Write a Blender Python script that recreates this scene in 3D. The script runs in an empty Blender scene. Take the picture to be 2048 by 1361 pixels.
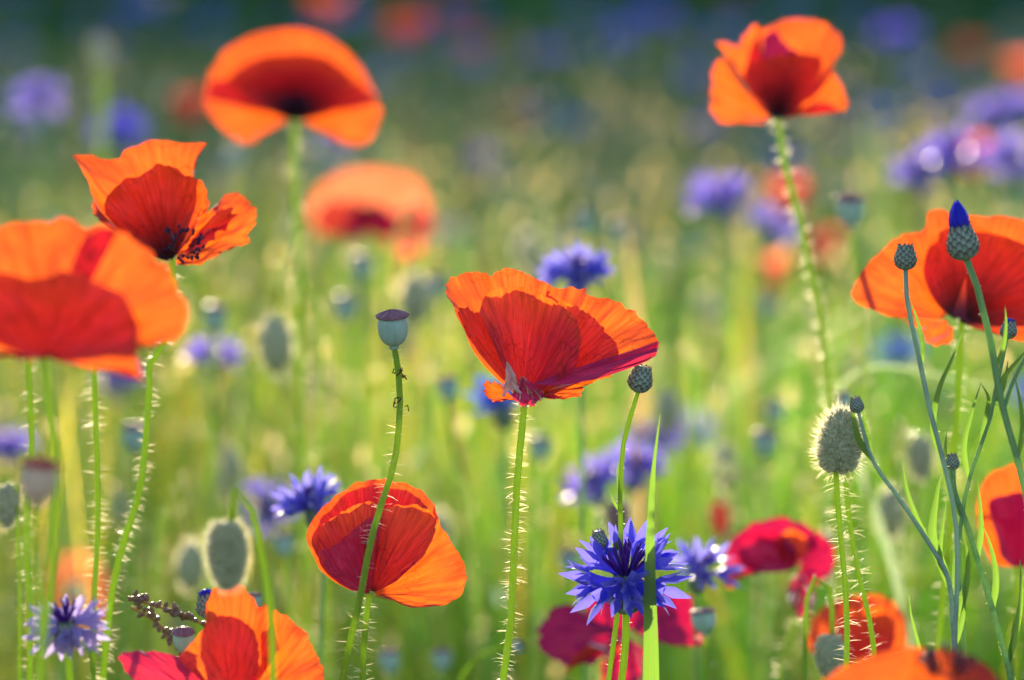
import bpy, math, random
import numpy as np
from mathutils import Vector, Matrix, noise

random.seed(7)
rng = np.random.default_rng(7)
sc = bpy.context.scene
COL = sc.collection

# ------------------------------------------------------------------ camera
PITCH = math.radians(8.0)
CAM = Vector((0, 0, 0.90))
LENS, SENSOR = 135.0, 36.0
cam = bpy.data.cameras.new('camera')
cam.lens = LENS; cam.sensor_width = SENSOR
cam.clip_start = 0.05; cam.clip_end = 600
cam.dof.use_dof = True
cam.dof.focus_distance = 1.395
cam.dof.aperture_fstop = 5.6
camo = bpy.data.objects.new('camera', cam)
camo.location = CAM
camo.rotation_euler = (math.pi/2 - PITCH, 0, 0)
COL.objects.link(camo)
sc.camera = camo

# ------------------------------------------------------------------ world, sun, exposure
SUN_EL, SUN_AZ = math.radians(9), math.radians(-7)     # azimuth from +Y towards +X
w = bpy.data.worlds.new('World'); sc.world = w; w.use_nodes = True
nt = w.node_tree
sky = nt.nodes.new('ShaderNodeTexSky'); sky.sky_type = 'NISHITA'
sky.sun_disc = False; sky.sun_elevation = SUN_EL; sky.sun_rotation = SUN_AZ % (2*math.pi)
bg = nt.nodes['Background']; bg.inputs['Strength'].default_value = 0.15
nt.links.new(sky.outputs[0], bg.inputs['Color'])
sun = bpy.data.lights.new('sun', 'SUN'); sun.energy = 5.0; sun.angle = math.radians(0.5)
sun.color = (1.0, 0.82, 0.56)
suno = bpy.data.objects.new('sun', sun)
sd = Vector((math.sin(SUN_AZ)*math.cos(SUN_EL), math.cos(SUN_AZ)*math.cos(SUN_EL), math.sin(SUN_EL)))
suno.rotation_euler = sd.to_track_quat('Z', 'Y').to_euler()
suno.location = (-3, 9, 6)
COL.objects.link(suno)
sc.view_settings.view_transform = 'Standard'
sc.view_settings.look = 'None'
sc.view_settings.exposure = 1.38
sc.view_settings.gamma = 1.0
sc.render.engine = 'CYCLES'
cy = sc.cycles
cy.use_denoising = True
cy.max_bounces = 9; cy.diffuse_bounces = 6; cy.glossy_bounces = 2; cy.transmission_bounces = 6
cy.sample_clamp_indirect = 5.0
cy.use_adaptive_sampling = True; cy.adaptive_threshold = 0.015

# ------------------------------------------------------------------ helpers
FW = Vector((0, math.cos(PITCH), -math.sin(PITCH)))
UP = Vector((0, math.sin(PITCH), math.cos(PITCH)))
RT = Vector((1, 0, 0))
K = SENSOR / LENS / 2048.0
def at(px, py, d):
    """point at photograph pixel (2048 wide) and distance d in metres"""
    return CAM + d*(FW + (px-1024)*K*RT + (680.5-py)*K*UP)
def cat(pts, n):
    """Catmull-Rom through pts, n samples"""
    P = np.array([tuple(p) for p in pts], float)
    if len(P) == 1: return np.repeat(P, n, 0)
    if len(P) == 2:
        t = np.linspace(0, 1, n)[:, None]; return P[0]*(1-t)+P[1]*t
    h = np.linalg.norm(np.diff(P, axis=0), axis=1)+1e-9
    L = np.r_[0, np.cumsum(h)]
    D = np.diff(P, axis=0)/h[:, None]
    m = np.vstack([D[:1], (D[:-1]*h[1:, None]+D[1:]*h[:-1, None])/(h[1:]+h[:-1])[:, None], D[-1:]])
    s = np.linspace(0, L[-1], n)
    i = np.clip(np.searchsorted(L, s, side='right')-1, 0, len(P)-2)
    t = ((s-L[i])/h[i])[:, None]; H = h[i][:, None]
    return (2*t**3-3*t**2+1)*P[i]+(t**3-2*t**2+t)*H*m[i]+(-2*t**3+3*t**2)*P[i+1]+(t**3-t**2)*H*m[i+1]

class MB:
    def __init__(s): s.v = []; s.f = []; s.uv = []; s.c = []; s.has_c = False
    def add(s, v, f, uv=None, col=None):
        o = len(s.v)
        s.v += [tuple(p) for p in v]
        s.f += [tuple(i+o for i in q) for q in f]
        s.uv += list(uv) if uv is not None else [(0.5, 0.5)]*len(v)
        if col is not None: s.has_c = True
        s.c += [col if col is not None else (1, 1, 1, 1)]*len(v)
    def build(s, name, mat, parent=None, smooth=True, label=None, kind=None):
        me = bpy.data.meshes.new(name)
        off = parent_origin(parent)
        vs = [(a[0]-off[0], a[1]-off[1], a[2]-off[2]) for a in s.v]
        me.from_pydata(vs, [], s.f)
        uvl = me.uv_layers.new(name='UVMap')
        li = np.zeros(len(me.loops), int); me.loops.foreach_get('vertex_index', li)
        U = np.array(s.uv, float)[li]
        uvl.data.foreach_set('uv', U.ravel())
        if s.has_c:
            ca = me.color_attributes.new('Col', 'FLOAT_COLOR', 'POINT')
            ca.data.foreach_set('color', np.array(s.c, float).ravel())
        if smooth: me.polygons.foreach_set('use_smooth', np.ones(len(me.polygons), bool))
        me.materials.append(mat); me.update()
        o = bpy.data.objects.new(name, me); COL.objects.link(o)
        if parent is not None: o.parent = parent
        if label: o['label'] = label
        if kind: o['kind'] = kind
        return o
def parent_origin(p):
    x = Vector((0, 0, 0))
    while p is not None: x = x + p.location; p = p.parent
    return x
def thing(name, loc, label, cat_, group=None):
    o = bpy.data.objects.new(name, None); o.empty_display_size = .02
    o.location = loc; COL.objects.link(o)
    o['label'] = label; o['category'] = cat_
    if group: o['group'] = group
    return o
def dup(root, loc, rz, sc_=1.0, label=None, group=None, tilt=(0, 0)):
    r = root.copy(); COL.objects.link(r); r.location = loc
    r.rotation_euler = (tilt[0], tilt[1], rz); r.scale = (sc_,)*3
    if label: r['label'] = label
    if group: r['group'] = group
    for ch in list(root.children):
        c = ch.copy(); COL.objects.link(c); c.parent = r
        for g in ch.children:
            e = g.copy(); COL.objects.link(e); e.parent = c
    return r

def frames(P):
    """tangent and two normals along a polyline"""
    P = np.asarray(P); T = np.gradient(P, axis=0)
    T /= np.linalg.norm(T, axis=1)[:, None]+1e-12
    N = np.zeros_like(T); ref = np.array([1., 0.2, 0.])
    for i, t in enumerate(T):
        n = ref-t*np.dot(ref, t); n /= np.linalg.norm(n)+1e-12; N[i] = n; ref = n
    return T, N, np.cross(T, N)
def tube(mb, P, R, sides=8, cap=True, col=None):
    P = np.asarray(P); n = len(P); R = np.broadcast_to(R, (n,))
    T, N, B = frames(P)
    a = np.linspace(0, 2*math.pi, sides, endpoint=False)
    V = []; UV = []
    for i in range(n):
        for k in a:
            V.append(P[i]+R[i]*(math.cos(k)*N[i]+math.sin(k)*B[i])); UV.append((k/6.283, i/(n-1)))
    F = [(i*sides+k, i*sides+(k+1) % sides, (i+1)*sides+(k+1) % sides, (i+1)*sides+k) for i in range(n-1) for k in range(sides)]
    if cap:
        F.append(tuple(range(sides-1, -1, -1))); F.append(tuple((n-1)*sides+k for k in range(sides)))
    mb.add(V, F, UV, col)
def lathe(mb, prof, M, sides=24, bump=0.0, seed=0, rib=0):
    """prof: list of (r, z); M places it"""
    V = []; UV = []
    for j, (r, z) in enumerate(prof):
        for k in range(sides):
            a = 2*math.pi*k/sides
            q = 1+bump*noise.noise(Vector((math.cos(a)*2+seed, math.sin(a)*2, z*300))) + rib*math.cos(a*8)
            V.append(M @ Vector((r*q*math.cos(a), r*q*math.sin(a), z))); UV.append((k/sides, j/(len(prof)-1)))
    F = [(j*sides+k, j*sides+(k+1) % sides, (j+1)*sides+(k+1) % sides, (j+1)*sides+k) for j in range(len(prof)-1) for k in range(sides)]
    F.append(tuple(range(sides-1, -1, -1))); F.append(tuple((len(prof)-1)*sides+k for k in range(sides)))
    mb.add(V, F, UV)
def axis_matrix(p, d, roll=0):
    return Matrix.Translation(p) @ Vector(d).to_track_quat('Z', 'Y').to_matrix().to_4x4() @ Matrix.Rotation(roll, 4, 'Z')
def hair(mb, p, d, L, wd, droop=0.15, segs=2):
    """one tapering, slightly curved bristle"""
    p = Vector(p); d = Vector(d).normalized()
    s = d.orthogonal().normalized(); t = d.cross(s)
    if segs == 0:
        mb.add([p-s*wd*.5, p+s*wd*.5, p+d*L], [(0, 1, 2)]); return
    a = random.uniform(0, 3.14); s = s*math.cos(a)+t*math.sin(a)
    mid = p+d*L*.5+Vector((0, 0, -.2*droop*L)); tip = p+d*L+Vector((0, 0, -droop*L))
    mb.add([p-s*wd*.5, p+s*wd*.5, mid-s*wd*.42, mid+s*wd*.42, tip-s*wd*.12, tip+s*wd*.12], [(0, 1, 3, 2), (2, 3, 5, 4)])
def stem_hairs(mb, P, r, dens, L, wd, lean=0.0, segs=2, frac=1.0):
    """dens = hairs per cm over the first frac of the path"""
    P = np.asarray(P); T, N, B = frames(P)
    seg = np.linalg.norm(np.diff(P, axis=0), axis=1); Ls = np.r_[0, np.cumsum(seg)]
    tot = Ls[-1]*frac; n = int(tot*100*dens)
    for _ in range(n):
        s = random.uniform(0, tot); i = min(max(np.searchsorted(Ls, s)-1, 0), len(P)-2)
        t = (s-Ls[i])/(seg[i]+1e-9); q = P[i]*(1-t)+P[i+1]*t
        a = random.uniform(0, 6.283)
        nn = N[i]*math.cos(a)+B[i]*math.sin(a)
        dd = nn+T[i]*random.uniform(-.35, .35)+np.array((0, 0, lean))
        hair(mb, q+nn*r*.9, dd, L*random.uniform(.55, 1.15), wd, random.uniform(-.1, .25), segs)

# ------------------------------------------------------------------ materials
def mat(name):
    m = bpy.data.materials.new(name); m.use_nodes = True
    for n in list(m.node_tree.nodes): m.node_tree.nodes.remove(n)
    return m, m.node_tree
def nd(t, typ, **kw):
    n = t.nodes.new(typ)
    for k, v in kw.items():
        if k.startswith('i_'):
            key = k[2:]; key = int(key) if key.isdigit() else key.replace('_', ' ')
            n.inputs[key].default_value = v
        else: setattr(n, k, v)
    return n
def rgba(c): return (c[0], c[1], c[2], 1)
def leafy(name, dif, tra, mix=0.5, gloss=0.05, rough=0.4, var=0.25, scale=(6, 1.5, 1), attr=False, bump=0.0, blotch=None, spots=None, rand=0.0, obj=False, crump=0):
    """thin living tissue: diffuse + translucent + a little gloss, streaked by a UV noise"""
    m, t = mat(name)
    out = nd(t, 'ShaderNodeOutputMaterial')
    tc = nd(t, 'ShaderNodeTexCoord'); mp = nd(t, 'ShaderNodeMapping'); mp.inputs['Scale'].default_value = scale
    t.links.new(tc.outputs['Object' if obj else 'UV'], mp.inputs['Vector'])
    no = nd(t, 'ShaderNodeTexNoise', i_Scale=1.0, i_Detail=5.0, i_Roughness=0.6)
    t.links.new(mp.outputs[0], no.inputs['Vector'])
    rm = nd(t, 'ShaderNodeMapRange'); rm.inputs['From Min'].default_value = .3; rm.inputs['From Max'].default_value = .7
    rm.inputs['To Min'].default_value = 1-var; rm.inputs['To Max'].default_value = 1+var*.35
    t.links.new(no.outputs['Fac'], rm.inputs['Value'])
    crz = None
    if crump:          # folds lie double and read darker, fine veins run to the rim
        mv = nd(t, 'ShaderNodeMapping'); mv.inputs['Scale'].default_value = (7, 7, 1); t.links.new(tc.outputs['UV'], mv.inputs[0])
        nw = nd(t, 'ShaderNodeTexNoise', i_Scale=3.0, i_Detail=3.0); t.links.new(mv.outputs[0], nw.inputs[0])
        mw = nd(t, 'ShaderNodeMix', data_type='RGBA', blend_type='ADD'); mw.inputs[0].default_value = .6
        t.links.new(mv.outputs[0], mw.inputs[6]); t.links.new(nw.outputs['Color'], mw.inputs[7])
        vo = nd(t, 'ShaderNodeTexVoronoi', feature='DISTANCE_TO_EDGE', i_Scale=1.0); t.links.new(mw.outputs[2], vo.inputs['Vector'])
        r5 = nd(t, 'ShaderNodeMapRange', interpolation_type='SMOOTHSTEP'); r5.inputs['From Max'].default_value = .07; r5.inputs['To Min'].default_value = .55
        t.links.new(vo.outputs['Distance'], r5.inputs['Value'])
        n6 = nd(t, 'ShaderNodeTexNoise', i_Scale=2.2, i_Detail=2.0); t.links.new(tc.outputs['UV'], n6.inputs[0])
        r6 = nd(t, 'ShaderNodeMapRange', interpolation_type='SMOOTHSTEP'); r6.inputs['From Min'].default_value = .42; r6.inputs['From Max'].default_value = .62
        t.links.new(n6.outputs['Fac'], r6.inputs['Value'])
        x6 = nd(t, 'ShaderNodeMix', data_type='FLOAT'); x6.inputs[2].default_value = 1.0
        t.links.new(r6.outputs[0], x6.inputs[0]); t.links.new(r5.outputs[0], x6.inputs[3])
        m7 = nd(t, 'ShaderNodeMapping'); m7.inputs['Scale'].default_value = (150, 5, 1); t.links.new(tc.outputs['UV'], m7.inputs[0])
        n7 = nd(t, 'ShaderNodeTexNoise', i_Scale=1.0, i_Detail=2.0); t.links.new(m7.outputs[0], n7.inputs[0])
        r7 = nd(t, 'ShaderNodeMapRange'); r7.inputs['From Min'].default_value = .3; r7.inputs['From Max'].default_value = .7; r7.inputs['To Min'].default_value = .72; r7.inputs['To Max'].default_value = 1.1
        t.links.new(n7.outputs['Fac'], r7.inputs['Value'])
        mm = nd(t, 'ShaderNodeMath', operation='MULTIPLY'); t.links.new(x6.outputs[0], mm.inputs[0]); t.links.new(r7.outputs[0], mm.inputs[1]); crz = mm.outputs[0]
    def colour(c):
        src = nd(t, 'ShaderNodeRGB'); src.outputs[0].default_value = rgba(c); s = src.outputs[0]
        if attr:
            a = nd(t, 'ShaderNodeVertexColor', layer_name='Col')
            x = nd(t, 'ShaderNodeMix', data_type='RGBA', blend_type='MULTIPLY'); x.inputs[0].default_value = 1
            t.links.new(s, x.inputs[6]); t.links.new(a.outputs[0], x.inputs[7]); s = x.outputs[2]
        x = nd(t, 'ShaderNodeMix', data_type='RGBA', blend_type='MULTIPLY'); x.inputs[0].default_value = 1
        t.links.new(s, x.inputs[6]); t.links.new(rm.outputs[0], x.inputs[7]); s = x.outputs[2]
        if crz is not None:
            x = nd(t, 'ShaderNodeMix', data_type='RGBA', blend_type='MULTIPLY'); x.inputs[0].default_value = 1
            t.links.new(s, x.inputs[6]); t.links.new(crz, x.inputs[7]); s = x.outputs[2]
        if rand:
            oi = nd(t, 'ShaderNodeObjectInfo'); h = nd(t, 'ShaderNodeHueSaturation')
            r2 = nd(t, 'ShaderNodeMapRange'); r2.inputs['To Min'].default_value = .5-rand; r2.inputs['To Max'].default_value = .5+rand
            t.links.new(oi.outputs['Random'], r2.inputs['Value']); t.links.new(r2.outputs[0], h.inputs['Hue'])
            t.links.new(s, h.inputs['Color']); s = h.outputs[0]
        if blotch:      # the dark mark at a poppy petal's foot
            sp = nd(t, 'ShaderNodeSeparateXYZ'); t.links.new(tc.outputs['UV'], sp.inputs[0])
            ad = nd(t, 'ShaderNodeMath', operation='MULTIPLY_ADD'); ad.inputs[1].default_value = .18
            t.links.new(no.outputs['Fac'], ad.inputs[0]); t.links.new(sp.outputs[1], ad.inputs[2])
            r3 = nd(t, 'ShaderNodeMapRange', interpolation_type='SMOOTHSTEP'); r3.inputs['From Min'].default_value = blotch[0]; r3.inputs['From Max'].default_value = blotch[1]
            t.links.new(ad.outputs[0], r3.inputs['Value'])
            x = nd(t, 'ShaderNodeMix', data_type='RGBA'); t.links.new(r3.outputs[0], x.inputs[0])
            x.inputs[6].default_value = (.018, .004, .016, 1); t.links.new(s, x.inputs[7]); s = x.outputs[2]
        return s
    df = nd(t, 'ShaderNodeBsdfDiffuse'); tr = nd(t, 'ShaderNodeBsdfTranslucent')
    t.links.new(colour(dif), df.inputs['Color']); t.links.new(colour(tra), tr.inputs['Color'])
    mx = nd(t, 'ShaderNodeMixShader'); mx.inputs[0].default_value = mix
    t.links.new(df.outputs[0], mx.inputs[1]); t.links.new(tr.outputs[0], mx.inputs[2])
    gl = nd(t, 'ShaderNodeBsdfGlossy'); gl.inputs['Roughness'].default_value = rough
    lw = nd(t, 'ShaderNodeFresnel'); lw.inputs['IOR'].default_value = 1.35
    ml = nd(t, 'ShaderNodeMath', operation='MULTIPLY', use_clamp=True); ml.inputs[1].default_value = gloss*10
    t.links.new(lw.outputs[0], ml.inputs[0])
    m2 = nd(t, 'ShaderNodeMixShader'); t.links.new(ml.outputs[0], m2.inputs[0])
    t.links.new(mx.outputs[0], m2.inputs[1]); t.links.new(gl.outputs[0], m2.inputs[2])
    t.links.new(m2.outputs[0], out.inputs['Surface'])
    if bump:
        bp = nd(t, 'ShaderNodeBump'); bp.inputs['Strength'].default_value = bump; bp.inputs['Distance'].default_value = .0006
        t.links.new(no.outputs['Fac'], bp.inputs['Height'])
        if crump:      # crumpled tissue: sharp irregular creases
            m3 = nd(t, 'ShaderNodeMapping'); m3.inputs['Scale'].default_value = (9, 6, 1); t.links.new(tc.outputs['UV'], m3.inputs[0])
            n3 = nd(t, 'ShaderNodeTexNoise', noise_type='RIDGED_MULTIFRACTAL', i_Scale=1.0, i_Detail=6.0); t.links.new(m3.outputs[0], n3.inputs[0])
            b3 = nd(t, 'ShaderNodeBump'); b3.inputs['Strength'].default_value = .7; b3.inputs['Distance'].default_value = .0008
            t.links.new(n3.outputs['Fac'], b3.inputs['Height']); t.links.new(bp.outputs[0], b3.inputs['Normal']); bp = b3
        for n in (df, tr, gl): t.links.new(bp.outputs[0], n.inputs['Normal'])
    return m

PETAL = leafy('poppy_petal_red', (.66, .008, .10), (1.0, .15, .002), .57, .06, .5, .42, (30, 2.4, 1), bump=.3, crump=1, blotch=(.08, .22))
PETAL_CRIM = leafy('poppy_petal_crimson', (.40, .006, .18), (.70, .008, .05), .42, .11, .38, .35, (40, 2.4, 1), bump=.35, crump=1, blotch=(.08, .2))  # red petal in blue shade: that tone is put into the colour
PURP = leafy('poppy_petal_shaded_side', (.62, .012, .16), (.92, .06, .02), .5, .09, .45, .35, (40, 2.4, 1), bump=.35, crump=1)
PINK = leafy('poppy_petal_skylit_pink', (.66, .02, .22), (.85, .03, .05), .42, .12, .45, .35, (40, 2.4, 1), bump=.35, crump=1)  # pink of sky light from above, put into the petal colour
PETAL_DARK = leafy('poppy_petal_dark_foot', (.62, .010, .06), (1.0, .11, .004), .57, .05, .42, .30, (40, 2.6, 1), bump=.3, crump=1, blotch=(.16, 1.0))
PETAL_FAR = leafy('poppy_petal_far', (.72, .10, .12), (1.0, .19, .11), .6, .04, .42, .25, (12, 2, 1), blotch=(.08, .25), rand=.012)
PALE = leafy('withered_petal_foot', (.85, .62, .68), (.9, .6, .65), .45, .08, .4, .3, (14, 5, 1), bump=.4)
STEM = leafy('stem_green', (.22, .36, .05), (.62, .85, .10), .5, .04, .4, .25, (3, 30, 1))
STEM_BLUE = leafy('cornflower_stem', (.22, .38, .20), (.5, .78, .3), .42, .04, .45, .35, (4, 40, 1))
LEAF = leafy('leaf_green', (.11, .22, .05), (.24, .46, .05), .5, .06, .35, .3, (30, 1, 1), bump=.3)
HAIR = leafy('plant_hair', (.85, .80, .62), (1.0, .92, .70), .8, .03, .35, .1, (1, 1, 1))
BUD = leafy('bud_hull', (.45, .50, .38), (.5, .55, .3), .25, .02, .5, .4, (18, 26, 1), bump=.8)
BUMP = leafy('hair_foot', (.66, .68, .56), (.6, .62, .4), .3, .02, .5, .2, (3, 3, 1))
POD = leafy('pod_skin', (.42, .62, .62), (.45, .65, .55), .25, .05, .35, .22, (9, 2, 1), bump=.3)
CAP = leafy('pod_cap', (.30, .15, .22), (.4, .15, .2), .15, .05, .45, .5, (20, 4, 1), bump=.5)
BLUE = leafy('cornflower_blue', (.045, .04, .86), (.20, .18, 1.0), .58, .05, .4, .25, (10, 2, 1))
BLUE_FAR = leafy('cornflower_blue_far', (.06, .13, 1.0), (.12, .18, 1.0), .45, .04, .4, .2, (5, 2, 1), rand=.03)  # azure cast of the shade put into the flower colour
BLUE_MID = leafy('cornflower_blue_mid', (.09, .08, .88), (.32, .30, 1.0), .55, .05, .4, .3, (12, 2, 1))
LILAC_FAR = leafy('cornflower_lilac_far', (.20, .15, .88), (.36, .27, 1.0), .5, .05, .4, .25, (10, 2, 1))
LILAC = leafy('cornflower_lilac', (.38, .30, .80), (.6, .5, .95), .5, .05, .4, .25, (10, 2, 1))
INDIGO = leafy('cornflower_core', (.10, .02, .34), (.25, .05, .55), .3, .05, .4, .25, (4, 4, 1))
SCALE = leafy('bud_scale', (.24, .34, .27), (.25, .35, .2), .25, .04, .4, .5, (6, 6, 1), bump=.4)
SCALE_E = leafy('bud_scale_edged', (.48, .60, .54), (.45, .55, .4), .3, .05, .4, .3, (6, 6, 1), attr=True)
BRACT = leafy('bud_fringe', (.10, .05, .07), (.3, .2, .2), .3, .03, .5, .4, (6, 6, 1))
STAMEN = leafy('stamens_dark', (.05, .03, .09), (.12, .06, .2), .3, .05, .4, .4, (6, 6, 1))
STRAW = leafy('straw', (.42, .30, .15), (.6, .42, .18), .45, .04, .5, .3, (2, 10, 1))
GRASS = leafy('meadow_grass', (.60, .62, .6), (2.0, 1.88, .85), .55, .045, .42, .25, (2, 3, 1), attr=True)
SEEDB = leafy('seed_brown', (.34, .22, .18), (.45, .28, .18), .3, .06, .4, .4, (4, 4, 1))
SHOOT = leafy('tiny_shoot', (.15, .07, .04), (.3, .12, .05), .3, .03, .5, .4, (6, 6, 1))
gm, gt = mat('soil')
o_ = nd(gt, 'ShaderNodeOutputMaterial'); b_ = nd(gt, 'ShaderNodeBsdfDiffuse'); n_ = nd(gt, 'ShaderNodeTexNoise', i_Scale=9.0, i_Detail=8.0)
r_ = nd(gt, 'ShaderNodeValToRGB'); r_.color_ramp.elements[0].color = (.035, .045, .014, 1); r_.color_ramp.elements[1].color = (.10, .10, .04, 1)
c_ = nd(gt, 'ShaderNodeTexCoord'); gt.links.new(c_.outputs['Object'], n_.inputs[0]); gt.links.new(n_.outputs['Fac'], r_.inputs[0])
gt.links.new(r_.outputs[0], b_.inputs[0]); gt.links.new(b_.outputs[0], o_.inputs[0])

# ------------------------------------------------------------------ ground, hedge, grass
g = MB(); n = 60; S = 300
xs = np.sign(np.linspace(-1, 1, n))*np.abs(np.linspace(-1, 1, n))**2.5*S
V = [(x, y, .02*noise.noise(Vector((x*.8, y*.8, 0)))) for y in xs for x in xs]
g.add(V, [(j*n+i, j*n+i+1, (j+1)*n+i+1, (j+1)*n+i) for j in range(n-1) for i in range(n-1)])
g.build('ground', gm, kind='structure')

def blades(N, x, y, h, wd, col, lean=.25, segs=5):
    """many grass blades as one mesh: arrays in, (verts, faces, colours) out"""
    az = rng.uniform(0, 2*np.pi, N); ln = rng.gamma(2., lean/2, N)*h
    fa = rng.uniform(0, np.pi, N)
    dx, dy = np.cos(az)*ln, np.sin(az)*ln
    wx, wy = np.cos(fa), np.sin(fa)
    t = np.linspace(0, 1, segs+1)
    V = np.zeros((N, segs+1, 2, 3))
    for j, s in enumerate(t):
        wj = wd*(1-s**1.6)*.5*(0.6+.8*min(1, s*4))*.8 + .00015
        cx = x+dx*s**2.2; cy_ = y+dy*s**2.2; cz = h*(s-.25*(ln/h)*s**3)
        tw = fa+s*.8; ax, ay = np.cos(tw), np.sin(tw)
        V[:, j, 0] = np.stack([cx-ax*wj, cy_-ay*wj, cz], 1)
        V[:, j, 1] = np.stack([cx+ax*wj, cy_+ay*wj, cz], 1)
    m = (segs+1)*2
    f0 = np.array([[2*j, 2*j+1, 2*j+3, 2*j+2] for j in range(segs)])
    F = (f0[None]+(np.arange(N)*m)[:, None, None]).reshape(-1, 4)
    C = np.repeat(np.c_[col, np.ones(N)][:, None], m, 1).reshape(-1, 4)
    return V.reshape(-1, 3), F, C
def mass(name, parts, m):
    vo = 0; Vs, Fs, Cs = [], [], []
    for V, F, C in parts: Vs.append(V); Fs.append(F+vo); Cs.append(C); vo += len(V)
    V, F, C = np.vstack(Vs), np.vstack(Fs), np.vstack(Cs)
    me = bpy.data.meshes.new(name)
    me.vertices.add(len(V)); me.vertices.foreach_set('co', V.ravel())
    me.loops.add(F.size); me.loops.foreach_set('vertex_index', F.ravel().astype(np.int32))
    me.polygons.add(len(F)); me.polygons.foreach_set('loop_start', np.arange(len(F), dtype=np.int32)*4)
    me.update(calc_edges=True)
    ca = me.color_attributes.new('Col', 'FLOAT_COLOR', 'POINT'); ca.data.foreach_set('color', C.ravel())
    me.uv_layers.new(name='UVMap')
    me.polygons.foreach_set('use_smooth', np.ones(len(F), bool))
    me.materials.append(m); me.validate()
    o = bpy.data.objects.new(name, me); COL.objects.link(o); o['kind'] = 'stuff'
    return o
def wedge(N, d0, d1, margin, p=1.0):
    d = (rng.uniform(d0**(p+1), d1**(p+1), N))**(1/(p+1))
    x = rng.uniform(-1, 1, N)*(d*.133*1.05+margin)
    return x, d
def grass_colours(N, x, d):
    """living greens, straw and a few bluish leaves; straw and brightness on the left imitate a warm veil"""
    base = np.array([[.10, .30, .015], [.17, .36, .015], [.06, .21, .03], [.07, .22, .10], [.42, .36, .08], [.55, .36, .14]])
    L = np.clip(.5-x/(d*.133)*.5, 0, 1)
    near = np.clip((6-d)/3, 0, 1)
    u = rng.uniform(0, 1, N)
    ps = .06+.50*L**1.6*near  # extra straw on the left stands in for warm veiling light
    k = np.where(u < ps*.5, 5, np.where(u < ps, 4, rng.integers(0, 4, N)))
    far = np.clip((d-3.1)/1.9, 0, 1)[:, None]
    c = (base[k]*(1-far)+(base[k]*.12+np.array([.004, .092, .058]))*far)*rng.uniform(.65, 1.35, (N, 1))*np.array([1.25, 1.2, 1.0])  # far blades darkened to teal: distant shade put into the colour
    c = c*(1+.6*L*near)[:, None]  # left blades brightened: veiling light put into the colour
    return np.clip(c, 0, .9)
parts = []
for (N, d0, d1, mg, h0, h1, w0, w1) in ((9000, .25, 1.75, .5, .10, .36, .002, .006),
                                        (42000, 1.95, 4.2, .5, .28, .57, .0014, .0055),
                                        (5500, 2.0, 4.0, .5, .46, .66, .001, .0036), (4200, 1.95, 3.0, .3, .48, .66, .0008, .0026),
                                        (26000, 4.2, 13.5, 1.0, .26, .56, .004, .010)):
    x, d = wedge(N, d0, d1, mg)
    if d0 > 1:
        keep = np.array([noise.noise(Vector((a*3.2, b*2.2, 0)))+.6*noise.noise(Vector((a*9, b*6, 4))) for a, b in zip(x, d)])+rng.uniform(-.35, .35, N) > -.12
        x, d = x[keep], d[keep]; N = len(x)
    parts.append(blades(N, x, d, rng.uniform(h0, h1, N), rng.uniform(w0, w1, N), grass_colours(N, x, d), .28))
# small glossy flecks added among the blade tops to glint as bokeh
N = 17000; x, d = wedge(N, 1.95, 5.0, .3); zc = rng.uniform(.34, .62, N); q = rng.uniform(.0012, .0034, N)
a_ = rng.uniform(0, 6.28, (N, 2)); c0 = np.stack([x, d, zc], 1)
e1 = np.stack([np.cos(a_[:, 0]), np.sin(a_[:, 0]), 0*q], 1)*q[:, None]; e2 = np.stack([.4*np.sin(a_[:, 1]), .4*np.cos(a_[:, 1]), 1.6+0*q], 1)*q[:, None]
seeds = mass('glint_flecks', [(np.stack([c0-e1, c0-e2, c0+e1, c0+e2], 1).reshape(-1, 3), np.arange(N*4).reshape(-1, 4),
              np.repeat(np.c_[np.array([[.55, .42, .2]])*rng.uniform(.7, 1.5, (N, 1)), np.ones(N)], 4, 0))], leafy('glint_fleck', (.5, .4, .22), (.9, .7, .35), .6, .5, .2, .3, (3, 3, 1)))
seeds['label'] = 'small glossy flecks added through the meadow to make bokeh glints'
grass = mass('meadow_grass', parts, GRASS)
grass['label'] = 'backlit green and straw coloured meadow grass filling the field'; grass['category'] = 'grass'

# unseen row of hedge trees added beyond the field to shade its far half
N = 30000
cx = rng.uniform(-8, 8, N); cyy = 13.9+rng.normal(0, .55, N)
top = 2.28+.12*np.sin(cx*1.3)+.12*np.sin(cx*3.1+1)
cz = rng.uniform(0, 1, N)**.8*top
ang = rng.uniform(0, 6.28, (N, 2)); s = rng.uniform(.05, .12, N)
a1 = np.stack([np.cos(ang[:, 0]), np.sin(ang[:, 0]), .6*np.sin(ang[:, 1])], 1)*s[:, None]
a2 = np.stack([-np.sin(ang[:, 0])*np.cos(ang[:, 1]), np.cos(ang[:, 0])*np.cos(ang[:, 1]), np.sin(ang[:, 1])*.7+.3], 1)*s[:, None]
c0 = np.stack([cx, cyy, cz], 1)
V = np.stack([c0-a1, c0-a2*.8, c0+a1, c0+a2*1.2], 1).reshape(-1, 3)
F = np.arange(N*4).reshape(-1, 4)
Cc = np.repeat(np.c_[np.array([.05, .11, .025])*rng.uniform(.6, 1.5, (N, 1)), np.ones(N)], 4, 0)
hr = thing('shade_hedge', (-1, 13.9, 0), 'unseen hedge at the far edge of the field', 'shade_hedge')
hf = mass('foliage', [(V-np.array([-1, 13.9, 0]), F, Cc)], GRASS); hf.parent = hr
tb = MB()
for k in range(17):
    X = -9+k*1.0
    tube(tb, cat([(X, 13.9, 0), (X+.1, 13.85, .8), (X-.05, 14.0, 1.2), (X+.1, 13.9, 1.95)], 8), np.linspace(.07, .015, 8), 7)
tb.build('trunks', STRAW, hr, kind='stuff')

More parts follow.
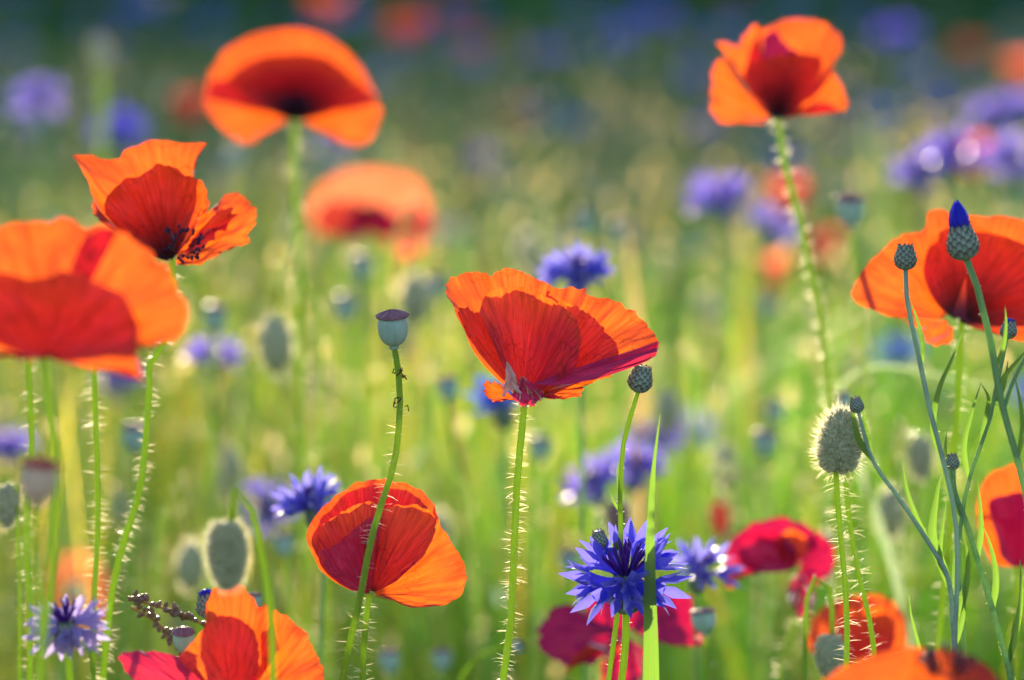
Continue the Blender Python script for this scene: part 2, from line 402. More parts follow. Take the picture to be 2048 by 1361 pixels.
# ------------------------------------------------------------------ builders: stems, petals, poppies
def stem_path(pts, d, drift=None, ext=True, n=70):
    """pts: photo pixels down the stem (optional third value: distance offset in cm); carried on to the ground"""
    P = [at(p[0], p[1], d+(p[2]*.01 if len(p) > 2 else 0)) for p in pts]
    if ext:
        a, b = P[-2], P[-1]; t = (b-a).normalized()
        dx = t.x/max(.3, -t.z)*.35 if drift is None else drift
        h = b.z
        P.append(Vector((b.x+dx*h*.35, b.y+.01, h*.6)))
        P.append(Vector((b.x+dx*h*.45, b.y+.015, 0.0)))
    return cat(P, n)
def hairy_stem(root, P, r0, r1, dens=15, L=.0042, wd=.00022, frac=None, m=None, segs=2, name='stem', lean=0.0):
    b = MB(); tube(b, P, np.linspace(r0, r1, len(P)), 9)
    o = b.build(name, m or STEM, root)
    if dens:
        h = MB()
        if frac is None:
            Ls = np.linalg.norm(np.diff(P, axis=0), axis=1).sum(); frac = min(1, .36/Ls)
        stem_hairs(h, P, (r0+r1)/2, dens, L, wd, lean, segs, frac)
        h.build('hairs', HAIR, o, smooth=False, kind='stuff')
    return o

def patch(mb, B, rim, d, wr=.0012, pl=.0006, nu=34, nv=18, seed=0, bulge=0.0, power=1.0):
    """a petal: rays from its foot B to the rim; each ray bends through a point half way.
    rim entries (x, y, z) or (x, y, z, px, py, pz): photo pixels, z in cm behind distance d"""
    def wp(x, y, z): return np.array(at(x, y, d+z*.0065))
    b = wp(*B)
    R = [wp(*r[:3]) for r in rim]; M = []
    kn = [i for i, r in enumerate(rim) if len(r) > 3]
    for i, r in enumerate(rim):
        base = (b+R[i])/2
        if len(r) > 3: M.append(wp(*r[3:6])); continue
        # blend the sideways bow of the neighbouring explicit rays
        off = np.zeros(3); wt = 0
        for k in kn:
            q = wp(*rim[k][3:6])-(b+R[k])/2
            ww = 1/(abs(i-k)**1.5*1.2+.0); off += q*ww*.5; wt += ww
        if wt > 0: off = off/max(wt, 1)
        M.append(base+off+np.array(FW)*bulge*.01)
    Rc = cat(R, nu)
    Lr = np.r_[0, np.cumsum(np.linalg.norm(np.diff(np.array(R), axis=0), axis=1)+1e-9)]
    sN = np.linspace(0, Lr[-1], nu); M = np.array(M)
    Mc = np.stack([np.interp(sN, Lr, M[:, k]) for k in range(3)], 1)
    ker = np.array([.25, .5, .25])
    for _ in range(3):
        Mc[1:-1] = ker[0]*Mc[:-2]+ker[1]*Mc[1:-1]+ker[2]*Mc[2:]
    Cc = 2*Mc-.5*(b+Rc)
    v = np.linspace(0.03, 1, nv)**power
    G = ((1-v)**2)[None, :, None]*b+(2*v*(1-v))[None, :, None]*Cc[:, None]+(v**2)[None, :, None]*Rc[:, None]
    # wrinkles along the normal
    du = np.gradient(G, axis=0); dv = np.gradient(G, axis=1)
    Nn = np.cross(du, dv); Nn /= np.linalg.norm(Nn, axis=2)[..., None]+1e-12
    size = np.linalg.norm(Rc-b, axis=1).mean()
    for i in range(nu):
        u = i/(nu-1)
        for j in range(nv):
            q = v[j]
            a = wr*noise.noise(Vector((u*4.5+seed*7.3, q*2.6, seed)))*1.6*q
            a += wr*.55*noise.noise(Vector((u*11+seed*3.1, q*5, seed+9)))*q
            a += pl*(noise.noise(Vector((u*26+seed*5.7, q*1.2, seed+3)))*2)*q**.7
            a += wr*.45*(abs(noise.noise(Vector((u*8+seed*1.9+q*2, q*7, seed+5))))-.2)*q
            edge = max(0, q-.8)/.2
            a += .9*wr*edge*edge*noise.noise(Vector((u*16+seed*2.3, 4, seed)))
            G[i, j] += Nn[i, j]*a
            if q > .7:
                G[i, j] += (Rc[i]-b)/size*edge*wr*.8*noise.noise(Vector((u*22+seed, 7, seed)))
    V = G.reshape(-1, 3)
    F = [(i*nv+j, (i+1)*nv+j, (i+1)*nv+j+1, i*nv+j+1) for i in range(nu-1) for j in range(nv-1)]
    UV = [(i/(nu-1), float(v[j])) for i in range(nu) for j in range(nv)]
    mb.add(V, F, UV)

def stamens(root, p, ax, n=60, L=.007, m=None, ovary=True, s=1.0):
    M = axis_matrix(p, ax)
    if ovary:
        o = MB(); lathe(o, [(.0015*s, 0), (.0035*s, .002*s), (.0045*s, .006*s), (.0046*s, .0085*s), (.0055*s, .0090*s), (.0045*s, .0105*s), (.001*s, .0108*s)], M, 16)
        o.build('ovary', POD, root)
    b = MB()
    for k in range(n):
        a = random.uniform(0, 6.283); e = random.uniform(.1, 1.1)
        d = Vector((math.cos(a)*math.sin(e), math.sin(a)*math.sin(e), math.cos(e)))
        q0 = M @ Vector((math.cos(a)*.003*s, math.sin(a)*.003*s, .001)); q1 = M @ (Vector((math.cos(a)*.003, math.sin(a)*.003, .001))*s+d*L*random.uniform(.7, 1.1)*s)
        tube(b, [q0, (q0+q1)/2, q1], .00018, 3, False)
        lathe(b, [(.0003, -.0008), (.0007*s, 0), (.0003, .0008)], axis_matrix(q1, d), 5)
    b.build('stamens', m or STAMEN, root, kind='stuff')

def poppy(label, d, petals, stem, r=8.5, mats=None, dens=26, hl=.0036, wr=.0012, pl=.0005, core=None, drift=None, m=None, nu=34, nv=18, seed=0, bulge=0, segs=2):
    P = stem_path(stem, d, drift)
    base = Vector(P[-1]); root = thing('poppy', base, label, 'poppy')
    rr = r*K*d
    hairy_stem(root, P, rr*.85, rr*1.15, dens, hl, segs=segs, wd=.00015 if d < 1.6 else .00036)
    for i, pt in enumerate(petals):
        B, rim = pt[0], pt[1]; o = pt[2] if len(pt) > 2 else {}
        b = MB()
        patch(b, B, rim, d, o.get('wr', wr), o.get('pl', pl), nu, nv, seed+i*1.7, o.get('bulge', bulge))
        b.build('petal', o.get('m', m or PETAL), root, label=o.get('label'))
    if core: stamens(root, at(core[0], core[1], d+core[2]*.01), core[3], core[4] if len(core) > 4 else 60, ovary=len(core) < 6)
    return root

# ---------------------------------------------------------------- the poppies one can tell apart
# centre
poppy('tilted crumpled orange and crimson poppy in sharp focus at the centre', 1.395, [
  ((1045,795,.4), [(902,592,.6, 938,672,.2),(895,568,1.3),(911,551,2.0),(940,545,2.6),(968,543,2.9),(982,553,2.6),(1000,541,3.1),(1035,544,3.3),(1065,557,3.3),(1104,574,3.1)]),
  ((1058,790,.4), [(1088,574,3.3),(1110,573,3.1),(1140,570,2.9),(1166,576,2.7),(1173,589,2.3),(1198,592,2.3),(1240,607,1.9),(1277,631,1.4),(1302,660,.9),(1316,688,.3),(1308,706,-.1, 1190,740,-.4)]),
  ((1047,802,-.5), [(915,622,.1, 956,716,-.4),(930,614,-.5),(950,622,-.8),(975,640,-1.0),(1000,650,-1.1, 1015,735,-1.2)]),
  ((1055,800,-.2), [(1098,588,.2),(1130,603,.0),(1160,618,-.2),(1192,640,-.4),(1217,670,-.6),(1237,705,-.8),(1228,727,-1.0, 1140,768,-1.1)]),
  ((1046,802,-.5), [(968,640,-1.5, 1006,735,-1.5),(963,606,-1.6),(975,588,-1.6),(1000,578,-1.5),(1035,575,-1.4),(1065,581,-1.4),(1098,594,-1.5),(1125,610,-1.6),(1148,632,-1.7),(1159,655,-1.9),(1160,700,-2.1),(1150,735,-2.2, 1098,775,-1.8)]),
  ((1062,768,-2.0), [(1317,684,.3, 1180,728,-1.4),(1316,697,.0),(1312,709,-.3),(1296,722,-.6, 1165,763,-2.0)], {'wr': .0006, 'm': PINK}),
  ((1062,790,-.7), [(1232,750,-.7, 1150,766,-1.7),(1190,765,-1.0),(1165,776,-1.3),(1164,790,-1.4),(1130,796,-1.5),(1100,797,-1.3, 1080,794,-1.4)]),
  ((1030,800,-.7), [(1003,770,-1.3),(985,765,-1.5),(969,766,-1.4),(969,784,-1.2),(982,800,-1.1),(1000,803,-1.0)], {'wr': .002}),
  ((1044,752,-1.7), [(1022,785,-1.4),(1030,800,-1.2),(1050,811,-1.2),(1068,809,-1.3),(1082,798,-1.4),(1090,786,-1.5)], {'wr': .0015, 'm': PINK}),
  ((1013,722,-1.9), [(1004,795,-1.9, 1010,755,-2.2),(1012,788,-1.9),(1026,780,-2.2),(1038,785,-2.0),(1040,768,-1.9, 1028,745,-2.3)], {'m': PALE, 'wr': .0015, 'label': 'pale pink withered flap hanging from the flower'}),
 ], [(1048,800),(1045,850),(1035,950),(1030,1050),(1026,1150),(1022,1240),(1010,1330),(1000,1400)], r=8.5, wr=.0016, nu=46, nv=26, seed=1)
# lower middle
poppy('rounded red poppy half closed behind a leaning pod stem, lower centre', 1.40, [
  ((742,1188,.4), [(640,1140,.2, 690,1175,0),(613,1072,.8),(625,1040,1.6),(650,1010,2.3),(690,980,2.8),(725,962,3),(760,958,3.0),(800,965,2.7),(840,980,2.3),(862,1002,1.8),(877,1037,1.2)]),
  ((745,1190,.3), [(868,1010,1.4, 830,1090,1.2),(885,1058,1.1),(905,1092,.9),(927,1122,.6),(933,1155,.3),(924,1187,0),(900,1206,-.2),(860,1216,-.3),(812,1211,-.4),(768,1196,-.4, 752,1193,-.2)]),
  ((742,1186,.8), [(648,1130,.8, 695,1165,.6),(620,1070,1.6),(632,1042,2.2),(656,1012,2.8),(694,984,3.2),(727,967,3.4),(760,964,3.4),(800,971,3.2),(836,987,2.8),(856,1010,2.3, 800,1100,1.6)]),
  ((738,1188,-.4), [(625,1095,.5, 668,1160,-.3),(632,1080,.1),(650,1048,-.2),(690,1022,-.4),(720,1008,-.5),(750,1003,-.5),(775,1010,-.6, 760,1090,-1.2)]),
  ((738,1188,-.8), [(638,1100,-.5, 672,1160,-1.2),(655,1098,-1.2),(690,1075,-1.6),(722,1048,-1.7),(745,1035,-1.7),(762,1040,-1.8, 748,1120,-2.0)], {'m': PURP}),
  ((745,1188,-.5), [(735,1050,-1.5, 728,1120,-1.7),(750,1025,-1.4),(778,1015,-1.4),(812,1010,-1.3),(848,1017,-1.3),(871,1040,-1.4),(868,1072,-1.6),(848,1110,-1.8),(810,1145,-1.6, 778,1168,-1.4)]),
 ], [(738,1190),(733,1230),(728,1290),(725,1361),(724,1400)], r=7.5, wr=.0011, nu=42, nv=24, seed=11)
# left middle, ragged
poppy('ragged wilting poppy with dark red front and torn orange right lobe', 1.46, [
  ((345,515,.5), [(205,438,.2, 262,490,.2),(190,400,.6),(163,335,1.2),(146,308,1.6),(175,310,2.0),(230,312,2.2),(262,295,2.4),(310,282,2.6),(340,283,2.6),(370,287,2.6),(404,283,2.2),(396,312,1.8),(392,360,1.4, 375,430,1.2)]),
  ((340,524,-.4), [(228,460,-1.2, 275,500,-1.2),(208,425,-1.5),(216,398,-1.6),(245,365,-1.7),(290,345,-1.7),(328,332,-1.7),(372,350,-1.6),(404,366,-1.3),(416,390,-1.0),(404,420,-1.0, 382,470,-1.2)], {'m': PETAL_DARK}),
  ((345,525,-.2), [(190,400,.3, 245,470,0),(184,412,.1),(190,428,-.2),(206,440,-.4, 260,490,-.5)], {'wr': .0006}),
  ((360,505,.3), [(405,440,1.0, 385,480,.6),(425,412,1.2),(448,383,1.4),(470,384,1.3),(495,398,1.1),(516,427,.7),(508,446,.4),(488,488,.0),(458,506,-.3),(420,524,-.6),(360,531,-.6, 352,522,-.4)], {'wr': .003}),
  ((352,510,-.8), [(402,432,-.2, 380,465,-.6),(418,425,.0),(450,420,.2),(470,432,.2),(440,460,-.2),(410,480,-.6),(385,500,-1.0)], {'wr': .004}),
 ], [(345,520),(345,560),(338,620),(325,690),(305,705),(300,760),(292,870),(280,980),(245,1090),(225,1180),(213,1280),(205,1361),(203,1400)], r=8, wr=.0022, core=(362,500,-1.6,(.3,-.6,.5),40,False), nu=40, nv=22, seed=23)
# big left
poppy('large blurred orange poppy cut by the left edge of the picture', 1.20, [
  ((100,715,.5), [(-95,660,.5, 0,700,.2),(-110,560,1.2),(-60,485,2.2),(0,453,2.8),(50,442,3.1),(100,444,3.2),(126,436,3.2),(150,442,3.0),(165,458,2.8),(196,453,2.8),(236,461,2.5)]),
  ((105,715,.3), [(170,470,2.8, 130,590,1.8),(200,455,2.7),(240,462,2.4),(282,486,2.2),(320,520,1.8),(350,565,1.3),(369,612,.9),(371,642,.6),(356,672,.3),(325,690,0),(285,700,-.2),(230,705,-.4, 165,712,-.3)]),
  ((100,720,-.4), [(-90,640,-.9, 0,690,-.8),(-80,565,-1.4),(0,545,-1.6),(60,552,-1.7),(130,545,-1.7),(190,565,-1.6),(240,595,-1.5),(263,625,-1.4),(276,690,-1.4),(284,768,-1.4),(262,742,-1.3),(205,742,-1.0),(140,728,-.6, 120,722,-.5)]),
  ((100,716,.1), [(-90,690,.2),(-40,705,0),(0,712,-.2),(45,716,-.3)]),
 ], [(92,718),(97,800),(110,900),(114,1000),(105,1100),(98,1200),(82,1300),(75,1400)], r=9, wr=.0020, pl=.0009, nu=38, nv=20, seed=35, dens=0)
# top left
poppy('orange rimmed dark hearted poppy high on the upper left', 1.82, [
  ((588,238,.4), [(410,196,.6, 500,215,.4),(420,150,1.3),(445,110,2.0),(480,80,2.6),(530,63,3.0),(590,58,3.1),(640,69,3.0),(682,93,2.6),(716,126,2.1),(745,176,1.5),(758,205,1.0, 670,220,.5)]),
  ((580,240,.2), [(452,160,.6, 520,200,.2),(420,165,.4),(408,192,.2),(424,236,-.2),(455,266,-.5),(482,284,-.7),(512,278,-.7),(548,258,-.6, 565,250,-.4)]),
  ((600,240,.2), [(718,165,.6, 660,205,.2),(748,195,.3),(761,218,.1),(752,256,-.3),(731,285,-.6),(706,295,-.7),(660,276,-.7),(615,250,-.5, 605,245,-.4)]),
  ((590,242,-.4), [(452,162,-1.2, 518,214,-1.2),(474,140,-1.5),(520,116,-1.8),(575,108,-1.9),(640,112,-1.8),(692,146,-1.6),(716,180,-1.3),(700,210,-1.0, 645,232,-.9)], {'wr': .0008, 'm': PETAL_DARK}),
  ((590,242,-.1), [(470,172,-.5, 530,215,-.6),(500,140,-.8),(550,125,-1.0),(600,122,-1.0),(650,135,-.9),(690,170,-.7),(680,205,-.5, 640,228,-.4)], {'wr': .0008, 'm': PETAL_DARK}),
 ], [(590,240),(588,330),(592,440),(600,560),(598,700),(605,850),(612,1000),(618,1200),(620,1400)], r=8, wr=.0014, dens=9, hl=.0042, core=(590,225,-.2,(0,-.1,1),60,False), nu=34, nv=18, seed=47)
# top right
poppy('cup shaped poppy with deep red front high on the right', 1.65, [
  ((1556,235,.4), [(1490,130,.8, 1515,190,.6),(1500,90,1.4),(1518,62,2.0),(1545,52,2.4),(1572,38,2.6),(1604,37,2.6),(1640,42,2.4),(1668,59,2.0),(1684,82,1.5),(1681,114,1.0),(1664,140,.6, 1618,195,.4)]),
  ((1545,232,.2), [(1520,80,1.0, 1530,160,.8),(1515,46,1.3),(1488,72,1.0),(1470,96,.8),(1448,82,.5),(1434,86,.3),(1442,105,.1),(1465,140,-.2),(1490,160,-.4, 1515,200,-.3)]),
  ((1545,238,.0), [(1448,120,.4, 1495,190,0),(1432,125,.3),(1422,165,.1),(1420,212,-.2),(1431,239,-.4),(1470,246,-.5),(1524,246,-.5, 1535,242,-.3)]),
  ((1565,236,.1), [(1655,135,.5, 1615,190,.2),(1670,150,.3),(1685,180,.1),(1693,221,-.2),(1684,224,-.3),(1660,209,-.3),(1622,211,-.5),(1600,233,-.5, 1580,236,-.3)]),
  ((1556,238,-.4), [(1488,150,-.9, 1510,205,-1.0),(1500,126,-1.2),(1530,116,-1.5),(1570,108,-1.6),(1610,110,-1.5),(1642,116,-1.3),(1637,160,-1.2),(1606,208,-1.0, 1585,228,-.8)], {'wr': .0007, 'm': PETAL_DARK}),
  ((1556,236,-.2), [(1525,105,.2, 1530,170,-.2),(1530,70,.5),(1550,60,.5),(1568,85,.3),(1600,112,0),(1600,150,-.2, 1580,195,-.4)], {'m': PETAL_CRIM}),
 ], [(1556,240),(1562,290),(1575,350),(1600,440),(1625,560),(1645,660),(1655,760),(1665,900),(1675,1100),(1680,1400)], r=8, wr=.0014, dens=20, hl=.0034, nu=34, nv=18, seed=59)
# right
poppy('wide scarlet poppy behind two cornflower buds at the right edge', 1.50, [
  ((1895,635,.4), [(1760,628,-.1, 1830,640,-.2),(1702,594,.2),(1714,560,.7),(1760,505,1.4),(1802,471,1.9),(1850,456,2.2),(1856,426,2.4),(1876,418,2.5),(1904,432,2.5),(1935,440,2.4)]),
  ((1925,635,.4), [(1900,440,2.2, 1915,540,1.4),(1940,431,2.6),(1995,433,2.8),(2050,445,2.7),(2100,478,2.3),(2140,540,1.6),(2150,610,.9, 2040,640,.4)]),
  ((1915,642,-.3), [(1846,540,-.2, 1868,600,-.5),(1856,500,-.4),(1875,468,-.6),(1920,452,-.9),(1980,462,-1.2),(2050,490,-1.4),(2110,550,-1.5),(2130,640,-1.4),(2050,684,-1.2),(1990,664,-.9, 1950,655,-.7)], {'wr': .0009, 'm': PETAL_DARK}),
  ((1895,640,.1), [(1800,640,-.1, 1850,642,0),(1840,660,-.3),(1856,688,-.4),(1885,692,-.5),(1904,684,-.5),(1900,655,-.5, 1898,650,-.3)]),
 ], [(1922,640),(1920,700),(1915,800),(1905,950),(1895,1100),(1880,1250),(1870,1400)], r=8, wr=.0014, dens=14, nu=36, nv=20, seed=71)
# behind centre left, pale and blurred
poppy('pale orange out of focus poppy with violet heart behind the centre', 2.25, [
  ((738,460,.3), [(640,470,.0, 690,470,0),(616,432,.6),(626,392,1.6),(660,358,2.6),(720,339,3.2),(780,341,3.2),(828,352,2.6),(852,390,1.8),(860,440,1.0),(850,475,.4),(800,490,0, 770,475,0)]),
  ((740,465,-.2), [(690,480,-1, 710,475,-1),(690,440,-1.6),(710,415,-1.8),(745,405,-1.8),(780,420,-1.6),(790,460,-1.2),(800,490,-.9, 770,480,-.8)], {'m': PETAL_CRIM, 'wr': .005}),
  ((755,465,-.6), [(790,455,-1.6),(810,420,-1.8),(840,400,-1.6),(862,440,-1.3),(845,500,-1.0),(810,515,-.9),(780,490,-.9)], {'wr': .006}),
  ((720,465,-.6), [(700,470,-1),(655,470,-1.3),(630,440,-1.6),(660,405,-1.8),(700,400,-1.9),(725,420,-1.8)], {'wr': .006}),
 ], [(735,480),(730,560),(722,700),(715,850),(710,1100)], r=7, dens=12, hl=.005, m=PETAL_FAR, nu=20, nv=10, seed=83, core=(738,440,-1.8,(0,-.5,.9),50,False), segs=0)
# bottom left
poppy('orange and pink poppy cut by the bottom edge below a hanging bud', 1.34, [
  ((470,1420,.4), [(400,1300,.3, 430,1370,.3),(404,1262,.7),(416,1200,1.2),(430,1176,1.4),(448,1182,1.4),(470,1168,1.5),(490,1176,1.5),(504,1200,1.3),(512,1215,1.1),(530,1206,1.0),(546,1240,.6),(560,1300,.3, 510,1370,.3)], {'wr': .0022}),
  ((480,1425,.5), [(520,1260,1.5, 510,1340,1.0),(546,1221,1.6),(580,1235,1.4),(606,1262,1.1),(626,1294,.7),(643,1332,.3),(646,1375,.0),(620,1410,-.2, 550,1420,-.1)], {'wr': .002}),
  ((460,1425,-.3), [(250,1345,-.6, 340,1400,-.6),(238,1313,-.3),(270,1303,.1),(310,1303,.3),(352,1313,.2),(396,1331,-.2),(405,1350,-.5, 430,1390,-.6)], {'wr': .0016, 'm': PINK}),
  ((470,1425,-.7), [(355,1315,-.6, 410,1370,-1.0),(385,1285,-.7),(410,1255,-.8),(440,1232,-.9),(480,1240,-1.1),(506,1262,-1.3),(520,1310,-1.4),(510,1370,-1.4, 490,1400,-1.2)], {'wr': .0014}),
 ], [(470,1425),(470,1500)], r=8, dens=0, nu=40, nv=22, seed=95)
# crimson on the right
poppy('drooping crimson and purple poppy with an orange patch, lower right', 1.62, [
  ((1590,1135,.4), [(1475,1150,.2, 1530,1140,.2),(1447,1165,.4),(1450,1112,.9),(1480,1062,1.5),(1530,1040,1.9),(1585,1040,1.9),(1622,1058,1.5),(1640,1090,1.0, 1615,1110,.6)]),
  ((1600,1140,.2), [(1610,1080,1.0),(1640,1072,1.2),(1665,1088,1.0),(1674,1120,.6),(1660,1148,.2),(1640,1165,-.1),(1610,1165,-.3)], {'wr': .003}),
  ((1588,1140,-.5), [(1470,1130,-.4, 1525,1145,-.8),(1480,1080,-.9),(1520,1058,-1.3),(1555,1062,-1.4),(1580,1075,-1.4),(1595,1100,-1.2, 1595,1120,-.9)], {'wr': .0022}),
  ((1560,1120,-.9), [(1550,1075,-1.6),(1585,1060,-1.7),(1612,1078,-1.6),(1615,1105,-1.4),(1590,1125,-1.2)], {'m': PETAL, 'wr': .0016}),
  ((1475,1125,-.2), [(1450,1140,-.3),(1446,1168,-.4),(1460,1178,-.5),(1476,1165,-.5),(1488,1140,-.4)], {'m': PETAL}),
  ((1600,1140,-.3), [(1575,1175,-.3),(1580,1215,-.3),(1600,1235,-.3),(1622,1225,-.3),(1632,1190,-.3)], {'wr': .003}),
 ], [(1600,1150),(1590,1240),(1565,1310),(1560,1400)], r=6, m=PETAL_CRIM, dens=12, wr=.002, seed=107, nu=30, nv=16)
# crimson behind the cornflower
poppy('crimson magenta poppy spread behind the sharp blue cornflower', 1.60, [
  ((1255,1268,.2), [(1190,1330,-.6, 1215,1300,-.4),(1140,1330,-.4),(1090,1308,0),(1075,1272,.4),(1092,1232,.8),(1130,1206,1.1),(1160,1226,1.2),(1180,1250,1.2, 1215,1255,.7)], {'wr': .0026}),
  ((1255,1262,.6), [(1165,1262,1.6, 1210,1260,1.0),(1170,1210,1.8),(1190,1180,2.0),(1240,1165,2.2),(1300,1170,2.1),(1340,1190,1.8),(1350,1230,1.2)]),
  ((1265,1262,.1), [(1285,1190,1.2, 1275,1225,.8),(1330,1185,1.3),(1378,1195,1.0),(1396,1240,.5),(1404,1290,.0),(1350,1288,-.3),(1295,1276,-.4, 1280,1270,-.3)], {'wr': .0018}),
  ((1250,1272,-.3), [(1130,1345,-.8, 1190,1310,-.8),(1150,1310,-1.2),(1180,1295,-1.4),(1205,1310,-1.4),(1200,1370,-1.2, 1230,1320,-1.1)], {'m': PETAL, 'wr': .002}),
  ((1255,1275,-.2), [(1200,1330,-.6),(1215,1370,-.8),(1255,1380,-.9),(1285,1350,-.8),(1290,1300,-.6)]),
 ], [(1258,1270),(1262,1340),(1262,1400)], r=6, m=PETAL_CRIM, dens=0, wr=.002, seed=119, nu=30, nv=16)
poppy('small round orange red poppy low on the right behind hairy stems', 1.62, [
  ((1720,1325,.3), [(1640,1320,.2, 1680,1325,0),(1618,1300,.3),(1625,1240,.8),(1665,1205,1.3),(1720,1190,1.6),(1765,1192,1.6),(1800,1218,1.2),(1814,1262,.7),(1804,1302,.2),(1760,1325,0)]),
  ((1720,1325,-.5), [(1672,1290,-1.0, 1690,1315,-1),(1680,1240,-1.3),(1715,1212,-1.6),(1760,1215,-1.5),(1790,1250,-1.2),(1785,1300,-.9, 1755,1318,-.8)]),
 ], [(1720,1325),(1722,1400)], r=6, dens=0, seed=131, nu=26, nv=14)
poppy('tall orange and crimson poppy cup cut by the right edge', 1.55, [
  ((2030,1135,.3), [(1985,1128,.2, 2005,1132,.1),(1965,1085,.5),(1956,1000,.9),(1976,952,1.3),(2010,934,1.6),(2060,938,1.7),(2110,960,1.4),(2130,1040,.7),(2100,1120,.2)]),
  ((2035,1135,-.4), [(1998,1100,-.8, 2012,1125,-.8),(1985,1040,-1.0),(1978,1000,-1.0),(2010,990,-1.3),(2060,985,-1.4),(2100,1010,-1.2),(2105,1090,-.9, 2070,1125,-.8)], {'m': PETAL_CRIM}),
 ], [(2034,1135),(2036,1250),(2038,1400)], r=7, dens=10, seed=143, nu=26, nv=14)
poppy('blurred orange poppy rim with dark heart at the bottom edge, lower right', 1.18, [
  ((1830,1460,.6), [(1620,1420,.6, 1720,1440,.4),(1645,1364,1.0),(1705,1326,1.8),(1780,1302,2.4),(1862,1296,2.6),(1930,1306,2.4),(1982,1340,1.8),(2010,1380,1.2),(2020,1430,.6, 1920,1450,.5)]),
  ((1830,1465,-.6), [(1640,1410,-1.3, 1730,1445,-1),(1720,1390,-1.7),(1820,1375,-2.0),(1910,1380,-1.8),(1990,1420,-1.3, 1910,1450,-1)]),
 ], [(1830,1465),(1832,1540)], r=8, dens=0, seed=155, nu=26, nv=14, core=(1893,1352,1.0,(0,-.3,1),60,False))
poppy('dim red poppy behind the leftmost hairy stems, lower left', 2.1, [
  ((155,1190,.3), [(110,1270,0),(95,1200,.6),(110,1130,1.2),(150,1100,1.4),(190,1115,1.2),(215,1170,.6),(210,1240,0),(170,1285,-.3),(130,1285,-.3)]),
 ], [(158,1200),(160,1300),(160,1400)], r=6, dens=0, seed=167, nu=26, nv=10, m=PETAL_FAR, core=(158,1185,-.6,(0,-1,.2),20))

# ------------------------------------------------------------------ seed pods, buds
def up_at(P): 
    t = Vector(P[0])-Vector(P[1]); return t.normalized()
def pod(label, px, py, d, wpx, stem, r=6.5, dens=10, tilt=None, remains=False, cap_m=None, group=None, hl=.0038, pod_m=None, hgt=1.0):
    """px,py: the foot of the capsule"""
    P = stem_path([(px, py)]+stem, d); root = thing('poppy_seed_pod', Vector(P[-1]), label, 'seed pod', group)
    rr = r*K*d; st = hairy_stem(root, P, rr*.8, rr*1.1, dens, hl, wd=.00015 if d < 1.6 else .00036, segs=2 if d < 1.6 else 0)
    ax = tilt or up_at(P); M = axis_matrix(Vector(P[0]), ax)
    w_ = wpx*K*d*.5; h = w_*1.95*hgt
    b = MB(); lathe(b, [(w_*.22, -h*.14), (w_*.32, -h*.08), (w_*.28, -h*.02), (w_*.46, h*.02), (w_*.68, h*.12), (w_*.84, h*.28), (w_*.92, h*.50), (w_*.92, h*.72), (w_*.82, h*.90)], M, 40, rib=.012)
    b.build('capsule', pod_m or POD, root)
    c = MB(); S = 66; V = []; UV = []
    rings = [(.62, .88), (.98, .885), (1.02, .91), (.97, .95), (.8, 1.0), (.5, 1.06), (.2, 1.1), (.02, 1.11)]
    for j, (q, z) in enumerate(rings):
        for k in range(S):
            a = 2*math.pi*k/S; lobe = 1+.045*math.cos(a*11)*(q > .6)
            ray = .022*h*max(0, math.cos(a*11))*(0 < j)
            V.append(M @ Vector((w_*q*lobe*math.cos(a), w_*q*lobe*math.sin(a), h*(z-.0)+ray))); UV.append((k/S, j/8))
    F = [(j*S+k, j*S+(k+1) % S, (j+1)*S+(k+1) % S, (j+1)*S+k) for j in range(len(rings)-1) for k in range(S)]
    c.add(V, F, UV); c.build('cap', cap_m or CAP, root)
    if remains:
        e = MB()
        for k in range(12):
            i = random.randint(0, 2); q = Vector(P[i])+Vector((random.uniform(-1, 1), random.uniform(-1, 1), random.uniform(-1, 1)))*.0022
            tube(e, [q, q+Vector((random.uniform(-1, 1), random.uniform(-1, 1), random.uniform(-1.2, .2)))*.0018, q+Vector((random.uniform(-1, 1), random.uniform(-1, 1), -.8))*.0026], .00028, 4)
        e.build('withered_stamens', SHOOT, root, kind='stuff')
    return root
pod('sharp blue green pod with violet cap left of the central poppy', 788, 690, 1.395, 66, [(795,730),(800,790),(797,860,-.5),(785,940,-1.4),(765,1000,-2.0),(742,1080,-2.3),(725,1170,-2.3),(708,1250,-2.2),(690,1330,-2),(682,1400,-2)], r=8, dens=13, tilt=Vector((-.05, -.10, 1)), remains=True)
pod('small violet capped pod just above the left pink petal', 368, 1302, 1.36, 46, [(372,1340),(376,1400)], r=4.5, dens=4, tilt=Vector((0, -.22, 1)))
pod('small pale green pod beside the lilac wilted cornflower', 180, 1302, 1.33, 36, [(186,1340),(192,1400)], r=4, dens=0, tilt=Vector((.02, -.15, 1)))
pod('big blurred milky pod with dark red cap near the left edge', 72, 1005, 1.14, 84, [(62,1060),(66,1120),(78,1220),(90,1400)], r=8, dens=8, tilt=Vector((.12, .05, 1)), pod_m=leafy('tan_pod', (.66, .56, .50), (.7, .55, .45), .3, .05, .4, .2, (9, 2, 1)), cap_m=leafy('red_cap', (.50, .09, .10), (.6, .1, .1), .3, .05, .4, .3, (20, 4, 1)))
pod('teal blurred pod right of the upper right poppy stem', 1700, 452, 1.74, 60, [(1704,500),(1715,600),(1725,700),(1735,850),(1740,1100)], r=6, dens=18, tilt=Vector((0, -.05, 1)))
pod('dark blurred pod just left of the central red poppy', 897, 800, 1.85, 44, [(900,850),(910,900),(930,980),(950,1100),(955,1300)], r=6, dens=16)
pod('blurred blue pod between the lilac cornflower and round poppy', 570, 1110, 1.75, 40, [(575,1180),(585,1280),(590,1400)], r=5, dens=10)
pod('rounded blue grey pod right of the crimson magenta poppy', 1410, 1265, 1.55, 54, [(1415,1310),(1422,1400)], r=6, dens=12, hgt=.85)
